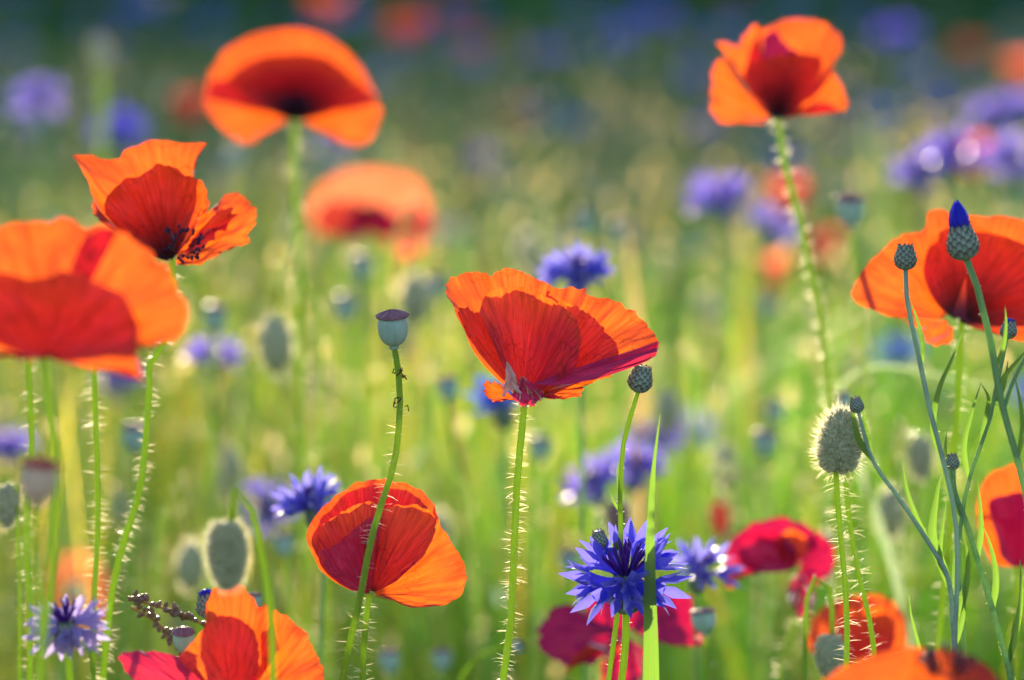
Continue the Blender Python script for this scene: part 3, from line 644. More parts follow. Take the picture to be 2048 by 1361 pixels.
pod('dim blue pod left of the sharp blue cornflower', 1140, 1145, 1.8, 44, [(1145,1200),(1150,1400)], r=5, dens=6)
pod('dark blurred pod above the arched stem right of centre', 1557, 842, 2.0, 40, [(1570,880),(1590,950),(1610,1100),(1620,1300)], r=6, dens=16)
pod('small dark pod peeping over the bottom left orange petal', 508, 1222, 1.5, 34, [(510,1260),(512,1400)], r=5, dens=0)
pod('tiny blue pod at the end of a low arched stem', 1027, 1300, 1.62, 30, [(1000,1296),(960,1310),(925,1350),(905,1400)], r=5, dens=0, tilt=Vector((.9, 0, .5)), hgt=.7)
pod('dim grey pod low behind the bottom centre gap', 780, 1345, 1.75, 44, [(782,1380),(785,1440)], r=5, dens=6)
pod('dark brownish pod low between poppy stems at the bottom', 885, 1340, 1.75, 40, [(887,1380),(888,1440)], r=5, dens=6)
pod('small indistinct pod over the pod cluster at the arched leaf', 1690, 820, 1.7, 34, [(1695,860),(1700,1000),(1704,1200)], r=5, dens=8)

def bud(label, cx, cy, d, lw, lh, stem, droop=False, r=8, dens=14, nh=900, hl=.006, ax=None, m=None, hull=None, sdens=None, segs=2):
    """hairy egg shaped poppy bud centred on (cx,cy); lw,lh: size in photo pixels; stem starts at its foot"""
    P = stem_path(stem, d); root = thing('poppy_bud', Vector(P[-1]), label, 'poppy bud')
    rr = r*K*d
    hairy_stem(root, P, rr*.8, rr*1.15, dens, .0042, wd=.00015 if d < 1.6 else .00036, segs=segs, frac=None)
    c = at(cx, cy, d); foot = Vector(P[0]); A = (c-foot).normalized() if ax is None else Vector(ax).normalized()
    M = axis_matrix(c, A); a = lh*K*d*.5; q = lw*K*d*.5
    prof = []
    for k in range(17):
        t = -math.pi/2+math.pi*k/16
        prof.append((max(.0003, q*math.cos(t)**.82*(1-.20*math.sin(t))), a*math.sin(t)))
    b = MB(); lathe(b, prof, M, 36, bump=.05, seed=cx)
    # the seam between the two hull halves, and small bumps at the bristle feet
    b.build('hull', hull or BUD, root)
    h = MB(); bp = MB()
    for k in range(nh):
        t = math.asin(random.uniform(-.97, .99)); f = random.uniform(0, 6.283)
        rad = q*math.cos(t)**.82*(1-.20*math.sin(t))
        p = Vector((rad*math.cos(f), rad*math.sin(f), a*math.sin(t)))
        nrm = Vector((math.cos(f)*math.cos(t)/q, math.sin(f)*math.cos(t)/q, math.sin(t)/a)).normalized()
        dr = (nrm+Vector((random.uniform(-.3, .3), random.uniform(-.3, .3), random.uniform(.0, .6)))).normalized()
        p2 = M @ p; d2 = M.to_3x3() @ dr
        hair(h, p2, d2, hl*random.uniform(.35, 1.1), .00013, random.uniform(-.2, .2), segs)
        if segs: hair(bp, p2-d2*.0002, d2, .0014, .0011, 0, 1)
    h.build('hairs', HAIR, root, smooth=False, kind='stuff')
    if segs: bp.build('hair_bumps', BUMP, root, kind='stuff')
    return root
bud('sharp upright grey hairy bud on the right', 1680, 883, 1.395, 78, 126, [(1672,944),(1675,1000),(1684,1100),(1692,1200),(1694,1290),(1692,1345),(1690,1400)], r=7, dens=24, nh=1500, hl=.0048)
bud('blurred hairy bud hanging from a hooked stem above the bottom left poppy', 455, 1110, 1.25, 70, 136, [(462,1042),(464,1005),(470,980),(482,978),(500,1010),(515,1070),(530,1140),(540,1210),(545,1290),(546,1400)], r=9, dens=0, nh=1300, hl=.0032, ax=(.03, 0, -1))
bud('hanging smooth bud on a hooked stem, bottom right', 1660, 1312, 1.5, 56, 86, [(1664,1270),(1664,1220),(1655,1165),(1640,1150),(1622,1165),(1613,1220),(1610,1300),(1608,1400)], r=6, dens=8, nh=300, hl=.003, ax=(0, 0, -1))
bud('blue green blurred bud hanging behind the cornflower stems', 1840, 915, 1.75, 50, 84, [(1832,875),(1826,850),(1815,870),(1808,940),(1810,1050),(1815,1400)], r=4, dens=10, nh=260, hl=.005, ax=(.05, 0, -1))
bud('dull purple bud hanging above the sharp blue cornflower', 1235, 1035, 1.75, 48, 70, [(1228,1002),(1222,985),(1212,1000),(1205,1060),(1200,1180),(1195,1400)], r=5, dens=10, nh=260, hl=.005, ax=(.05, 0, -1), hull=CAP)
bud('reddish blurred bud nodding on a rounded hook right of centre', 1440, 1040, 1.95, 40, 80, [(1432,1000),(1428,960),(1450,930),(1485,935),(1508,980),(1520,1060),(1525,1300)], r=6, dens=22, nh=200, hl=.005, ax=(.1, 0, -1), hull=PETAL_FAR)
bud('blurred grey bud at the left edge beside the milky pod', 14, 1012, 1.3, 40, 84, [(14,970),(18,945),(28,955),(34,1010),(38,1100),(40,1400)], r=5, dens=0, nh=200, hl=.003, ax=(0, 0, -1))
bud('opening bud with salmon petals showing, blurred left of centre', 462, 925, 1.9, 34, 70, [(470,962),(476,1020),(482,1100),(485,1400)], r=6, dens=14, nh=200, hl=.004, segs=0)
bud('faint grey bud high in the shaded upper left', 200, 110, 2.4, 40, 66, [(203,145),(206,260),(208,420),(210,700)], r=9, dens=14, nh=200, hl=.004, segs=0)

# stems that run past the flowers
def lone_stem(label, pts, d, r=8, dens=15, hl=.0042, name='hairy_stem', m=None, cat_='stem', group=None):
    P = stem_path(pts, d); root = thing(name, Vector(P[-1]), label, cat_, group)
    hairy_stem(root, P, r*K*d*.85, r*K*d*1.15, dens, hl, wd=.00015 if d < 1.6 else .00036, m=m, segs=2 if d < 1.6 else 0)
    return root
lone_stem('bristly pale green stem nearest the left edge', [(55,700),(60,790),(64,900),(55,1000),(52,1100),(58,1200),(60,1300),(58,1400)], 1.33, 7, 16)
lone_stem('slender bristly stem second from the ragged poppy stem', [(186,700),(190,800),(193,900),(196,1000),(194,1100),(188,1200),(186,1300),(186,1400)], 1.33, 6.5, 16)
lone_stem('fine bristly stem close behind the sharp grey bud', [(1688,930),(1700,1050),(1715,1140),(1735,1220),(1748,1300),(1752,1400)], 1.43, 6, 20)

# ------------------------------------------------------------------ cornflowers
def floret(mb, M, L=.012, lobes=6, ll=.010, lw=.0032, spread=1.0, rnd=0.2):
    """one outer floret: a narrow tube widening to a funnel cut into pointed lobes"""
    rings = [(0, .0006), (L*.40, .0009), (L*.72, .0020), (L, .0036)]
    S = lobes*2; V = []; UV = []
    for j, (z, r) in enumerate(rings):
        for k in range(S):
            a = 2*math.pi*k/S; V.append(M @ Vector((r*math.cos(a), r*math.sin(a), z))); UV.append((k/S, j/8))
    F = [(j*S+k, j*S+(k+1) % S, (j+1)*S+(k+1) % S, (j+1)*S+k) for j in range(3) for k in range(S)]
    mb.add(V, F, UV)
    for k in range(lobes):
        a = 2*math.pi*(k+.5)/lobes+random.uniform(-1, 1)*rnd*.5
        e = (.50+random.uniform(-.25, .3)*rnd*2)*spread; n = 6
        o = Vector((math.cos(a), math.sin(a), 0)); tng = Vector((-math.sin(a), math.cos(a), 0))
        l_ = ll*random.uniform(.75, 1.15); V = []; UV = []; p = Vector((0, 0, L*.97))+o*.0034
        for j in range(n+1):
            t = j/n; el = e+t*.55*spread
            if j: p = p+(o*math.sin(el)+Vector((0, 0, 1))*math.cos(el))*(l_/n)
            wd = lw*((.62+1.35*t) if t < .3 else 1.025*(1-(t-.3)/.7)**.85)*.5 if j < n else .00005
            wd = max(wd, .00005)
            V += [M @ (p-tng*wd+o*.25*wd), M @ (p-o*0.2*wd), M @ (p+tng*wd+o*.25*wd)]
            UV += [(0, t), (.5, t), (1, t)]
        F = [(3*j+q, 3*j+q+1, 3*j+q+4, 3*j+q+3) for j in range(n) for q in (0, 1)]
        mb.add(V, F, UV)
def involucre(root, M, s=1.0, hero=True, m=None, hgt=1.0, group=None):
    b = MB(); H = .0135*s*hgt; W_ = .0055*s
    prof = [(W_*.35, 0), (W_*.75, H*.12), (W_*1.0, H*.35), (W_*.96, H*.55), (W_*.75, H*.78), (W_*.58, H)]
    lathe(b, prof, M, 20)
    o = b.build('bud_cup', m or SCALE, root)
    if not hero: return o
    q = MB()
    zs = [p[1] for p in prof]; rs = [p[0] for p in prof]
    f = MB()
    for row in range(8):
        z = H*(.03+row*.115)
        for k in range(9):
            a = 2*math.pi*(k+.5*(row % 2)+random.uniform(-.13, .13))/9; z = H*(.03+row*.115+random.uniform(-.02, .02))
            V = []; UV = []
            for j, (t, wd) in enumerate(((0, .9), (.45, 1.0), (.8, .6), (1.0, .05))):
                zz = z+t*H*.23; r = np.interp(zz, zs, rs)+.00035*s+.0003*s*t
                da = wd*.36
                for u in (-1, 0, 1):
                    rr = r+(.00045*s if u == 0 else 0)
                    V.append(M @ Vector((rr*math.cos(a+u*da), rr*math.sin(a+u*da), zz))); UV.append((u*.5+.5, t))
            F = [(3*j+u, 3*j+u+1, 3*j+u+4, 3*j+u+3) for j in range(3) for u in (0, 1)]
            q.add(V, F, UV)
            for kk in range(12): q.c[-12+kk] = ((1, 1, 1, 1), (.8, .8, .8, 1), (.45, .36, .4, 1), (.16, .08, .14, 1))[kk//3] if kk % 3 == 1 else ((.7, .7, .7, 1), (.5, .48, .48, 1), (.25, .17, .22, 1), (.1, .05, .1, 1))[kk//3]
            q.has_c = True
            tip = Vector(V[-2])
            for _ in range(3):
                dd = M.to_3x3() @ Vector((math.cos(a)*.6+random.uniform(-.5, .5), math.sin(a)*.6+random.uniform(-.5, .5), 1))
                hair(f, tip-dd*.0004, dd, .0011*s, .0003, 0, 1)
    q.build('bud_scales', SCALE_E, o, kind='stuff'); f.build('scale_fringe', BRACT, o, kind='stuff')
    return o
def cornflower_head(root, p, ax, s=1.0, n=9, lobes=6, hero=True, blue=None, roll=0, open_=1.15, core=16, dirs=None):
    M = axis_matrix(p, ax, roll) @ Matrix.Scale(s, 4)
    involucre(root, M, 1.0, hero)
    for k in range(n):
        a = 2*math.pi*k/n+random.uniform(-.15, .15); e = open_+random.uniform(-.42, .25)
        if hero: e += .55*max(0, -(M.to_3x3() @ Vector((math.cos(a), math.sin(a), 0))).normalized().y)
        D = Vector((math.sin(e)*math.cos(a), math.sin(e)*math.sin(a), math.cos(e)))
        f = MB(); M2 = M @ axis_matrix(Vector((0, 0, .0125))+Vector((D.x, D.y, 0))*.002, D, random.uniform(0, 6))
        floret(f, M2, .0118*random.uniform(.8, 1.12), lobes, .0092, .0040, .72)
        f.build('floret', blue or BLUE, root)
    c = MB()
    for k in range(core):
        a = random.uniform(0, 6.283); e = random.uniform(0, .75)
        D = Vector((math.sin(e)*math.cos(a), math.sin(e)*math.sin(a), math.cos(e)))
        q0 = Vector((0, 0, .012)); q1 = q0+D*.012*random.uniform(.7, 1.1)
        P = [M @ q0, M @ (q0+D*.006), M @ q1, M @ (q1+D*.002+Vector((random.uniform(-.001, .001), random.uniform(-.001, .001), 0)))]
        tube(c, P, [.0004*s, .0006*s, .0007*s, .0002*s], 5)
    c.build('inner_florets', INDIGO, root, kind='stuff')
def narrow_leaf(root, pts, d, wpx, name='leaf', m=None, fold=.25, n=22, wprof=None):
    """a long leaf along photo pixels from foot to tip"""
    P = cat([at(p[0], p[1], d+(p[2]*.01 if len(p) > 2 else 0)) for p in pts], n)
    T, N, B = frames(P); V = []; UV = []
    for i in range(n):
        t = i/(n-1); wd = wpx*K*d*.5*(min(1, .55+t*2.2)*(1-t**2.2))+.00008
        side = np.cross(T[i], np.array(FW)); side /= np.linalg.norm(side)+1e-9
        side = side*math.cos(.5*t+.2)+np.array(FW)*math.sin(.5*t+.2)
        dep = np.cross(T[i], side)*wd*fold
        V += [P[i]-side*wd, P[i]-side*wd*.5+dep*.7, P[i]+dep, P[i]+side*wd*.5+dep*.7, P[i]+side*wd]; UV += [(q/4, t) for q in range(5)]
    b = MB(); b.add(V, [(5*i+q, 5*i+q+1, 5*i+q+6, 5*i+q+5) for i in range(n-1) for q in range(4)], UV)
    return b.build(name, m or LEAF, root)
def cornflower(label, px, py, d, ax, stem, s=1.0, n=9, lobes=6, blue=None, r=5, hero=False, roll=0, open_=1.15, dens=0):
    P = stem_path([(px, py)]+stem, d); root = thing('cornflower', Vector(P[-1]), label, 'cornflower')
    hairy_stem(root, P, r*K*d, r*K*d, dens, .0012, m=STEM_BLUE if not hero else STEM, wd=.00015)
    cornflower_head(root, Vector(P[0])+Vector(ax).normalized()*.0005, ax, s, n, lobes, hero, blue, roll, open_)
    return root

cornflower('sharp vivid blue cornflower behind a broad grass blade', 1252, 1228, 1.395, (-.02, -.18, 1), [(1252,1270),(1248,1320),(1243,1361),(1240,1400)], 1.07, 11, 7, r=7.5, hero=True, dens=8, open_=1.18)
cornflower('lilac wilted cornflower with pale hanging florets, bottom left', 136, 1300, 1.32, (-.05, -.1, 1), [(140,1361),(142,1400)], 0.70, 14, 5, LILAC, r=7, hero=True, open_=1.5)
cornflower('blue cornflower half hidden by the round red poppy', 640, 1060, 1.56, (-.35, -.2, .9), [(648,1130),(645,1200),(640,1361)], .78, 10, 6, BLUE_MID, r=5)
cornflower('violet blue cornflower right behind the central poppy rim', 1155, 600, 1.68, (-.05, -.1, 1), [(1158,680),(1162,800),(1165,1000),(1170,1300)], .84, 12, 6, BLUE_MID, r=5, open_=1.35)
for (lab, px, py, d, s, ax) in (
  ('blurred cornflower beside the central poppy stem joint', 1010, 860, 1.85, 1.05, (-.1, -.2, 1)),
  ('faint violet cornflower under the ragged poppy', 425, 770, 2.0, .95, (0, -.2, 1)),
  ('round lilac blurred cornflower between hanging bud and round poppy', 535, 1030, 1.95, .9, (0, -.9, .5)),
  ('pale violet cornflower left of a pair above the sharp one', 1205, 1015, 1.85, .95, (-.3, -.3, 1)),
  ('brighter violet cornflower right of a pair above the sharp one', 1262, 985, 1.85, .95, (.2, -.3, 1)),
  ('dim violet cornflower behind the tip of the broad grass blade', 1300, 920, 2.1, .9, (.1, -.5, 1)),
  ('blue cornflower peeping out right of the sharp one', 1388, 1188, 1.6, .85, (.3, -.2, 1)),
  ('round violet blue cornflower alone in the shaded upper left', 84, 222, 2.6, 1.0, (0, -.7, .7)),
  ('white tipped violet cornflower right of the upper centre', 1450, 450, 2.3, 1.2, (-.2, -.3, 1)),
  ('faded violet cornflower hanging beside the white tipped one', 1525, 485, 2.3, .9, (.5, -.3, 1)),
  ('left lilac cornflower of the bright cluster at the upper right', 1845, 395, 2.3, 1.1, (-.2, -.3, 1)),
  ('middle lilac cornflower of the bright cluster at the upper right', 1895, 360, 2.3, 1.2, (.1, -.3, 1)),
  ('violet cornflower of the upper right cluster at the picture edge', 2015, 375, 2.4, 1.25, (.1, -.3, 1)),
  ('small violet cornflower high beside the right edge', 1985, 275, 2.7, 1.1, (0, -.3, 1)),
  ('upper edge cornflower touching the right picture edge', 2040, 265, 2.7, 1.1, (0, -.3, 1)),
  ('dim violet cornflower low behind the crimson purple poppy', 1380, 900, 2.3, .9, (0, -.4, 1)),
  ('faint blue cornflower left of the big cornflower buds', 1795, 740, 2.4, .9, (0, -.4, 1)),
  ('faint lilac cornflower behind the bristly left stems', 240, 800, 2.3, .9, (0, -.4, 1)),
  ('faint lilac cornflower at the left edge below the large poppy', 20, 940, 2.1, .9, (0, -.4, 1)),
  ('blue cornflower peeping from behind the top left poppy', 690, 300, 2.9, 1.2, (0, -.4, 1)),
  ('dim blue cornflower above the ragged poppy', 240, 300, 2.9, 1.2, (0, -.4, 1)),
):
    cornflower(lab, px, py, d, ax, [(px+4, py+120), (px+10, py+300)], s*.9, 8, 5, LILAC_FAR if ('violet' in lab or 'lilac' in lab or 'upper edge' in lab) else (BLUE_FAR if d > 1.7 else BLUE_MID), r=4)

# cornflower buds on their stems, right
def bud_head(root, px, py, d, s, ax, tip=None, m=None):
    """small scaly bud whose foot is at (px,py)"""
    holder = involucre(root, axis_matrix(at(px, py, d), ax), s, True, m)
    if tip:
        b = MB(); M = axis_matrix(at(px, py, d), ax)
        for k in range(7):
            a = k*.9; o = Vector((math.cos(a), math.sin(a), 0))
            h0, h1 = .0115*s, (.0135+tip)*s
            P = cat([M @ (Vector((0, 0, h0))+o*.0022*s), M @ (Vector((0, 0, h0+(h1-h0)*.5))+o*.0024*s), M @ (Vector((0, 0, h1*random.uniform(.93, 1.0)))+o*.0004*s)], 6)
            tube(b, P, [.0016*s, .0018*s, .0016*s, .0012*s, .0008*s, .0001*s], 6)
        b.build('blue_tip', BLUE, root)
    return holder
def plant(label, d, stems, leaves, buds, loc_px, m=None):
    P0 = stem_path(stems[0][0], d); root = thing('cornflower_plant', Vector(P0[-1]), label, 'cornflower plant')
    for i, (pts, r0, r1) in enumerate(stems):
        P = stem_path(pts, d) if i == 0 else cat([at(p[0], p[1], d+(p[2]*.01 if len(p) > 2 else 0)) for p in pts], 30)
        hairy_stem(root, P, r0*K*d, r1*K*d, 5, .0010, m=m or STEM_BLUE, name='stem', wd=.00013)
    for pts, wpx in leaves: narrow_leaf(root, pts, d, wpx)
    for b in buds: bud_head(root, b[0], b[1], d, b[2], b[3], b[4] if len(b) > 4 else None)
    return root
PALE_STEM = leafy('pale_stem', (.34, .48, .42), (.4, .6, .4), .35, .04, .45, .3, (4, 40, 1))
plant('cornflower plant with pale grey bud and low forked branch, right', 1.385,
  [([(1811,535),(1814,600),(1830,680),(1843,740),(1862,830),(1885,915),(1902,985),(1912,1050),(1915,1150),(1910,1250),(1905,1400)], 5, 6),
   ([(1716,822),(1745,920),(1800,1000),(1860,1090),(1893,1148),(1906,1250),(1912,1330)], 3.5, 6)],
  [([(1885,915),(1870,880),(1878,780),(1905,715),(1926,662)], 13), ([(1745,920),(1718,880),(1706,830),(1700,792)], 14), ([(1740,900),(1730,850),(1724,812)], 12),
   ([(1840,740),(1846,700),(1840,660),(1820,600)], 10), ([(1893,1148),(1866,1080),(1872,1000),(1885,935)], 20), ([(1860,1090),(1835,1040),(1815,985),(1803,915)], 11),
   ([(1900,1180),(1880,1120),(1884,1060),(1893,1000)], 13), ([(1906,1250),(1930,1180),(1936,1120),(1925,1060)], 16), ([(1905,1300),(1925,1230),(1930,1170)], 16)],
  [(1811,540,.66,(-.02, 0, 1)), (1716,826,.42,(-.2, 0, 1))], 0, PALE_STEM)
plant('cornflower plant with the tall deep blue tipped bud', 1.365,
  [([(1933,518),(1950,560),(1966,620),(1985,700),(1996,770),(2012,840),(2030,900),(2052,990),(2070,1100)], 7, 6),
   ([(2060,700),(2040,735),(2020,780),(2008,820)], 4, 4)],
  [([(1990,740),(2005,700),(2012,650),(2010,610)], 10), ([(1996,770),(2020,740),(2045,710),(2060,690)], 9), ([(2035,920),(2045,860),(2040,800),(2025,740)], 10)],
  [(1930,520,.92,(-.16, 0, 1), .0105)], 0)
plant('cornflower plant with tiny spiky bud and slim dark leaves', 1.40,
  [([(2014,672),(2005,720),(1993,770),(1985,820),(1962,890),(1938,960),(1925,1020),(1918,1120),(1925,1220),(1932,1400)], 4, 6),
   ([(1905,935),(1908,980),(1930,1040),(1955,1120),(1985,1220),(2015,1330),(2030,1400)], 6, 6)],
  [([(1962,890),(1972,840),(1975,790),(1962,768)], 13), ([(1938,960),(1928,900),(1945,820),(1962,765)], 12), ([(1930,1040),(1900,980),(1890,920),(1893,860)], 18),
   ([(1955,1120),(1962,1060),(1960,1010),(1955,960)], 12), ([(1985,1220),(1992,1160),(1980,1090),(1965,1050)], 14), ([(2015,1330),(2030,1270),(2042,1200),(2040,1120)], 15),
   ([(1925,1220),(1912,1160),(1915,1090),(1922,1050)], 18), ([(1990,810),(2008,770),(2016,720)], 11), ([(2030,1380),(2020,1300),(2028,1240)], 12)],
  [(2015,678,.50,(.12, 0, 1), .002), (1905,940,.42,(-.05, 0, 1))], 0)
plant('single small dark scaly bud on a slim stem beside the central poppy', 1.395,
  [([(1276,783),(1265,820),(1250,870),(1243,930),(1240,1000),(1242,1075),(1240,1150),(1235,1230),(1225,1300),(1212,1400)], 5, 7)],
  [([(1243,1025),(1228,1005),(1220,985)], 7), ([(1241,1010),(1236,960),(1236,915)], 7), ([(1245,1085),(1215,1100),(1200,1080),(1196,1060)], 18)],
  [(1275,785,.72,(.22, 0, 1)), (1200,1098,.5,(-.1, -.1, 1))], 0, STEM)
plant('small lilac tipped bud against the bottom left poppy', 1.37,
  [([(420,1235),(424,1280),(430,1400)], 4, 4)], [], [(419,1236,.66,(-.15, 0, 1), .003)], 0, STEM)

# ------------------------------------------------------------------ broad blades and grass heads in front
def grass_blade(label, pts, d, wpx, m=None):
    b0 = at(pts[0][0], pts[0][1], d); root = thing('tall_grass', Vector((b0.x, b0.y, 0)), label, 'grass blade')
    q = [(b0.x, b0.y)]
    P = [at(p[0], p[1], d+(p[2]*.01 if len(p) > 2 else 0)) for p in pts]
    P = [Vector((b0.x, b0.y+.01, 0)), Vector((b0.x, b0.y+.005, b0.z*.5))]+P
    lv = sum((P[k+1]-P[k]).length for k in range(2, len(P)-1)); la = sum((P[k+1]-P[k]).length for k in range(len(P)-1)); t0 = 1-lv/la
    P = cat(P, 90); T, N, B = frames(P); n = 90; V = []; UV = []
    for i in range(n):
        t = i/(n-1); wd = wpx*K*d*.5*(1-max(0, (t-t0)/(1-t0))**1.25)+.0001
        side = np.cross(T[i], np.array(FW)); side /= np.linalg.norm(side)+1e-9
        dep = np.cross(T[i], side)*wd*.22
        V += [P[i]-side*wd+dep*.0, P[i]-side*wd*.5+dep*.7, P[i]+dep, P[i]+side*wd*.5+dep*.7, P[i]+side*wd]; UV += [(k/4, t) for k in range(5)]
    b = MB(); b.add(V, [(5*i+q_, 5*i+q_+1, 5*i+q_+6, 5*i+q_+5) for i in range(n-1) for q_ in range(4)], UV)
    b.build('blade', m or LEAF, root)
    return root
grass_blade('broad bright green blade crossing in front of the sharp cornflower', [(1302,1400),(1302,1300),(1300,1180),(1301,1060),(1306,950),(1320,830)], 1.375, 33)
grass_blade('pale arched blade bending over the right side, blurred', [(1790,1150),(1725,950),(1680,820),(1678,780),(1710,745),(1760,732),(1850,745),(1950,768),(2060,790)], 1.75, 17, leafy('pale_blade', (.26, .36, .24), (.34, .46, .24), .5, .15, .3, .2, (20, 1, 1)))
grass_blade('tall straight pale green blade rising in the upper right', [(1745,900),(1745,600),(1742,350),(1740,200)], 3.1, 46, leafy('dull_blade', (.16, .26, .10), (.22, .34, .10), .4, .05, .4, .2, (20, 1, 1)))
grass_blade('thin upright blade at the bottom right between stems', [(1845,1400),(1840,1300),(1822,1230),(1818,1190)], 1.40, 12)
grass_blade('straw coloured upright blade behind the centre', [(1280,900),(1278,700),(1265,560),(1250,430)], 2.1, 34, STRAW)
def panicle(label, pts, d, n=30):
    P = cat([at(p[0], p[1], d) for p in pts], 40); e = Vector(P[0])
    root = thing('seeding_grass', Vector((e.x, e.y, 0)), label, 'grass head')
    b = MB(); tube(b, np.vstack([[(e.x, e.y, 0), (e.x+.01, e.y, e.z*.6)], P]), .0006, 5); st = b.build('stalk', STRAW, root)
    s = MB()
    for k in range(n):
        i = random.randint(4, 39); q = Vector(P[i])+Vector((random.uniform(-1, 1), random.uniform(-1, 1), random.uniform(-1, 1)))*.0018
        dr = Vector((random.uniform(-1, 1), random.uniform(-1, 1), random.uniform(-.5, 1)))
        lathe(s, [(.0002, -.0016), (.0009, -.0006), (.0010, .0004), (.0002, .0018)], axis_matrix(q, dr), 6)
    s.build('seeds', SEEDB, root, kind='stuff')
    return root
panicle('brown seeded grass head arching left of the bottom left poppy', [(452,1330),(420,1262),(380,1235),(320,1215),(255,1195)], 1.42, 46)
panicle('lower brown grass head forking under the first', [(400,1360),(360,1300),(330,1260),(290,1230),(262,1215)], 1.44, 34)

# ------------------------------------------------------------------ templates for the meadow behind
def far_poppy():
    root = thing('poppy', (0, 0, 0), 'x', 'poppy')
    P = cat([(0, 0, .60), (.004, .002, .4), (-.004, .004, .2), (0, 0, 0)], 14)
    hairy_stem(root, P, .0011, .0016, 9, .0045, segs=0, wd=.0004, frac=.7)
    for k in range(4):
        a0 = k*math.pi/2+.2; G = []; UV = []; nu, nv = 11, 8; out = 1.0 if k % 2 else .86
        for i in range(nu):
            u = i/(nu-1)-.5
            for j in range(nv):
                v = .04+.96*j/(nv-1); th = a0+u*2.1
                r = .036*out*math.sin(v*1.45)*(1-.25*abs(u)**3*8*v); z = .60+.030*v**1.6*(1-.3*abs(u))+.003*noise.noise(Vector((u*9, v*3, k*5)))*v
                G.append((r*math.cos(th), r*math.sin(th), z)); UV.append((i/(nu-1), v))
        b = MB(); b.add(G, [(i*nv+j, (i+1)*nv+j, (i+1)*nv+j+1, i*nv+j+1) for i in range(nu-1) for j in range(nv-1)], UV)
        b.build('petal', PETAL_FAR, root)
    stamens(root, Vector((0, 0, .602)), (0, 0, 1), 16)
    return root
def far_cornflower():
    root = thing('cornflower', (0, 0, 0), 'x', 'cornflower')
    P = cat([(0, 0, .55), (.003, .002, .35), (-.003, .004, .2), (0, 0, 0)], 10)
    hairy_stem(root, P, .0009, .0012, 0, m=STEM_BLUE)
    M = Matrix.Translation((0, 0, .55)); involucre(root, M, 1.0, False)
    f = MB()
    for k in range(9):
        a = 2*math.pi*k/9; e = 1.05+random.uniform(-.25, .2)
        D = Vector((math.sin(e)*math.cos(a), math.sin(e)*math.sin(a), math.cos(e)))
        floret(f, M @ axis_matrix(Vector((0, 0, .0125)), D, random.uniform(0, 6)), .010, 4, .011, .0055)
    f.build('florets', BLUE_FAR, root)
    return root
def far_pod():
    root = thing('poppy_seed_pod', (0, 0, 0), 'x', 'seed pod')
    P = cat([(0, 0, .58), (.003, .002, .35), (-.003, .004, .2), (0, 0, 0)], 14)
    hairy_stem(root, P, .0011, .0016, 9, .0045, segs=0, wd=.0004, frac=.75)
    M = Matrix.Translation((0, 0, .58)); w_ = .0062; h = .0125
    b = MB(); lathe(b, [(w_*.3, 0), (w_*.75, h*.3), (w_*.9, h*.6), (w_*.75, h*.9)], M, 12); b.build('capsule', POD, root)
    b = MB(); lathe(b, [(w_*.6, h*.88), (w_*1.02, h*.9), (w_*.7, h*1.03), (w_*.1, h*1.08)], M, 12); b.build('cap', CAP, root)
    return root
def far_bud():
    root = thing('poppy_bud', (0, 0, 0), 'x', 'poppy bud')
    P = cat([(.012, 0, .555), (.011, 0, .575), (.004, 0, .585), (-.003, 0, .57), (-.004, 0, .5), (0, .004, .3), (0, 0, 0)], 22)
    hairy_stem(root, P, .0010, .0016, 10, .0045, segs=0, wd=.0004, frac=.8)
    M = Matrix.Translation((.012, 0, .543)); a, q = .0115, .0065
    b = MB(); lathe(b, [(max(.0004, q*math.cos(-1.57+3.14*k/8)), a*math.sin(-1.57+3.14*k/8)) for k in range(9)], M, 12); b.build('hull', BUD, root)
    h = MB()
    for k in range(120):
        v = Vector((random.gauss(0, 1), random.gauss(0, 1), random.gauss(0, 1))).normalized()
        hair(h, M @ Vector((v.x*q, v.y*q, v.z*a)), v, .004, .0004, 0, 0)
    h.build('hairs', HAIR, root, smooth=False, kind='stuff')
    return root
TP, TC, TD, TB_ = far_poppy(), far_cornflower(), far_pod(), far_bud()
used = set()
def put(T, px, py, d, top, label, group=None, s=None, tilt=None, fat=1.0):
    """stand a copy so that its head is seen at (px,py): its height follows from the place"""
    p = at(px, py, d); s_ = p.z/top if s is None else s
    z0 = p.z-top*s_
    rz = random.uniform(0, 6.28); tl = tilt or (random.uniform(-.05, .05), random.uniform(-.05, .05))
    from mathutils import Euler
    h_ = Euler((tl[0], tl[1], rz)).to_matrix() @ Vector((0, 0, top*s_)); p = Vector((p.x-h_.x, p.y-h_.y, p.z))
    if T.name not in used:
        used.add(T.name); T.location = (p.x, p.y, z0); T.scale = (s_*fat, s_*fat, s_); T.rotation_euler = (tl[0], tl[1], rz)
        T['label'] = label
        if group: T['group'] = group
        return T
    r = dup(T, (p.x, p.y, z0), rz, s_, label, group, tl); r.scale = (s_*fat, s_*fat, s_); return r
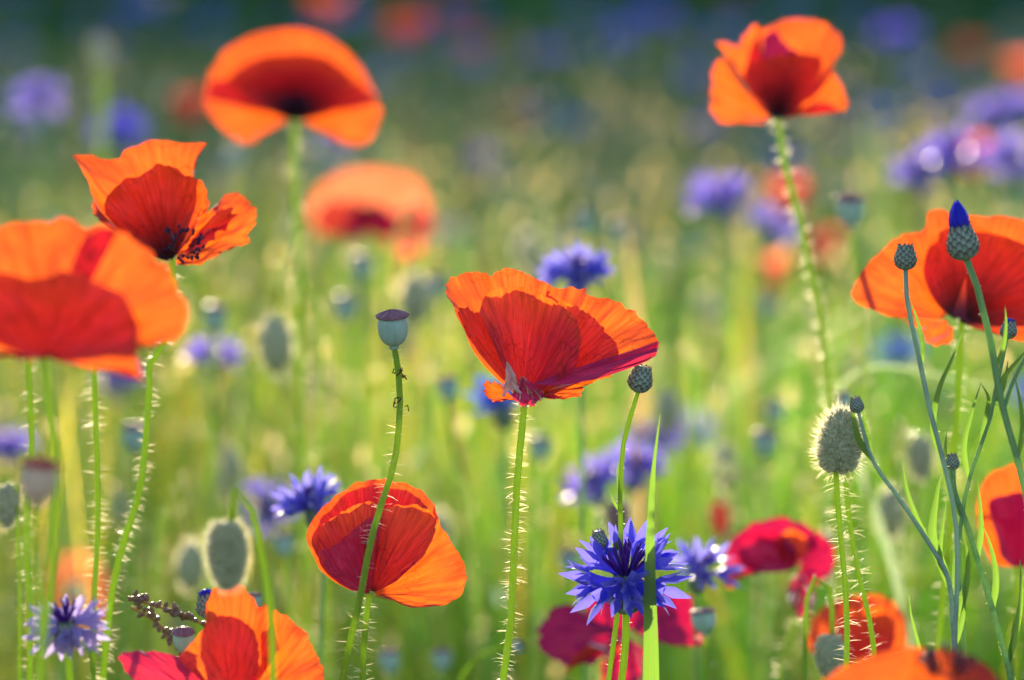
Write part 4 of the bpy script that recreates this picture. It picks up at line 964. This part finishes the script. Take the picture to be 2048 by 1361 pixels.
for (px, py, d, lab) in ((812, 45, 4.2, 'largest salmon red blurred poppy at the top edge'), (655, 5, 4.4, 'orange blurred poppy cut by the top edge'),
    (1550, 535, 2.7, 'round orange blurred poppy right of centre, lower of two'), (1648, 485, 2.8, 'round orange blurred poppy beside the upper right stem'),
    (1575, 380, 2.9, 'faint coral poppy directly behind the upper right stem'), (1945, 300, 2.9, 'small orange blurred poppy above the violet cluster'),
    (382, 205, 3.3, 'small red blurred poppy peeping left of the top left poppy'), (832, 705, 3.0, 'faint red poppy behind the sharp seed pod'),
    (1495, 370, 4.0, 'dusky red blurred poppy in the upper right middle'), (1940, 90, 5.0, 'faint brownish poppy in the upper right corner'),
    (2047, 130, 4.0, 'magenta blurred poppy on the upper right edge'), (1195, 650, 3.6, 'faint red poppy behind the central poppy')):
    put(TP, px, py, d, .62, lab, fat=.45 if d < 3.4 else .75)
far_blue = [(1095,110,5.2),(1130,105,6),(1240,75,5.2),(1310,35,5.0),(1320,40,6),(1795,75,4.2),(1390,160,4.8),(1420,258,4.5),(1870,212,4.6),(1765,232,4.2),(1770,300,4.4),(1160,255,4.6),(1090,250,5.4),(945,130,5.2),(755,160,5.4),(280,20,4.8),(1400,400,4.4),(1010,380,4.6),(1350,510,4),(1245,110,7),(1160,20,6.5),(620,330,4.8),(1480,60,6),(690,40,4.6),(1680,390,4.2),(880,470,3.6),(500,200,5),(60,250,5),(30,100,6),(1600,10,6.5),(1930,180,5.5),(950,40,7),(1530,300,5)]
for i, (px, py, d) in enumerate(far_blue):
    put(TC, px, py, d, .562, 'small dim blue cornflower blurred among the grass of the far meadow', 'small blurred cornflowers of the far meadow', fat=1.35)
def scatter(T, N, d0, d1, top, label, group, smin=.8, smax=1.05, mg=.1):
    x, d = wedge(N, d0, d1, mg)
    for i in range(N):
        s_ = random.uniform(smin, smax)
        rz = random.uniform(0, 6.28)
        dup(T, (float(x[i]), float(d[i]), 0), rz, s_, label, group, (random.uniform(-.08, .08), random.uniform(-.08, .08)))
scatter(TC, 70, 2.3, 7.5, .56, 'small dim blue cornflower blurred among the grass of the far meadow', 'small blurred cornflowers of the far meadow', .75, .98)
used_b = put(TB_, 478, 790, 2.0, .585, 'blurred nodding hairy poppy bud among the sunlit meadow grass', 'blurred poppy buds in the meadow')
scatter(TB_, 80, 1.95, 4.2, .58, 'blurred nodding hairy poppy bud among the sunlit meadow grass', 'blurred poppy buds in the meadow', .72, 1.06)
put(TD, 470, 300, 2.3, .59, 'blurred seed pod on a bristly stem in the sunlit meadow', 'blurred seed pods in the meadow')
for k, (px, py, d) in enumerate([(600,470,1.8),(725,520,2.05),(800,400,2.0),(1240,450,2.2),(1095,390,2.3),(1170,430,2.2),(1360,640,2.0),(1530,870,1.85),(1820,845,1.8),(1290,880,1.95),(830,900,1.9),(690,600,2.0),(1010,350,2.4),(430,620,1.9),(1450,760,2.0),(870,560,2.1),(1610,930,1.8),(270,860,1.75),(340,950,1.8),(1080,880,1.9)]):
    if k % 2: put(TD, px, py, d, .59, 'blurred seed pod on a bristly stem in the sunlit meadow', 'blurred seed pods in the meadow')
    else: put(TB_, px, py, d, .585, 'blurred nodding hairy poppy bud among the sunlit meadow grass', 'blurred poppy buds in the meadow')
scatter(TD, 62, 1.95, 4.5, .59, 'blurred seed pod on a bristly stem in the sunlit meadow', 'blurred seed pods in the meadow', .72, 1.04)
scatter(TP, 8, 5.0, 9.0, .62, 'small indistinct red poppy deep in the far meadow', 'distant poppies', .7, .9)
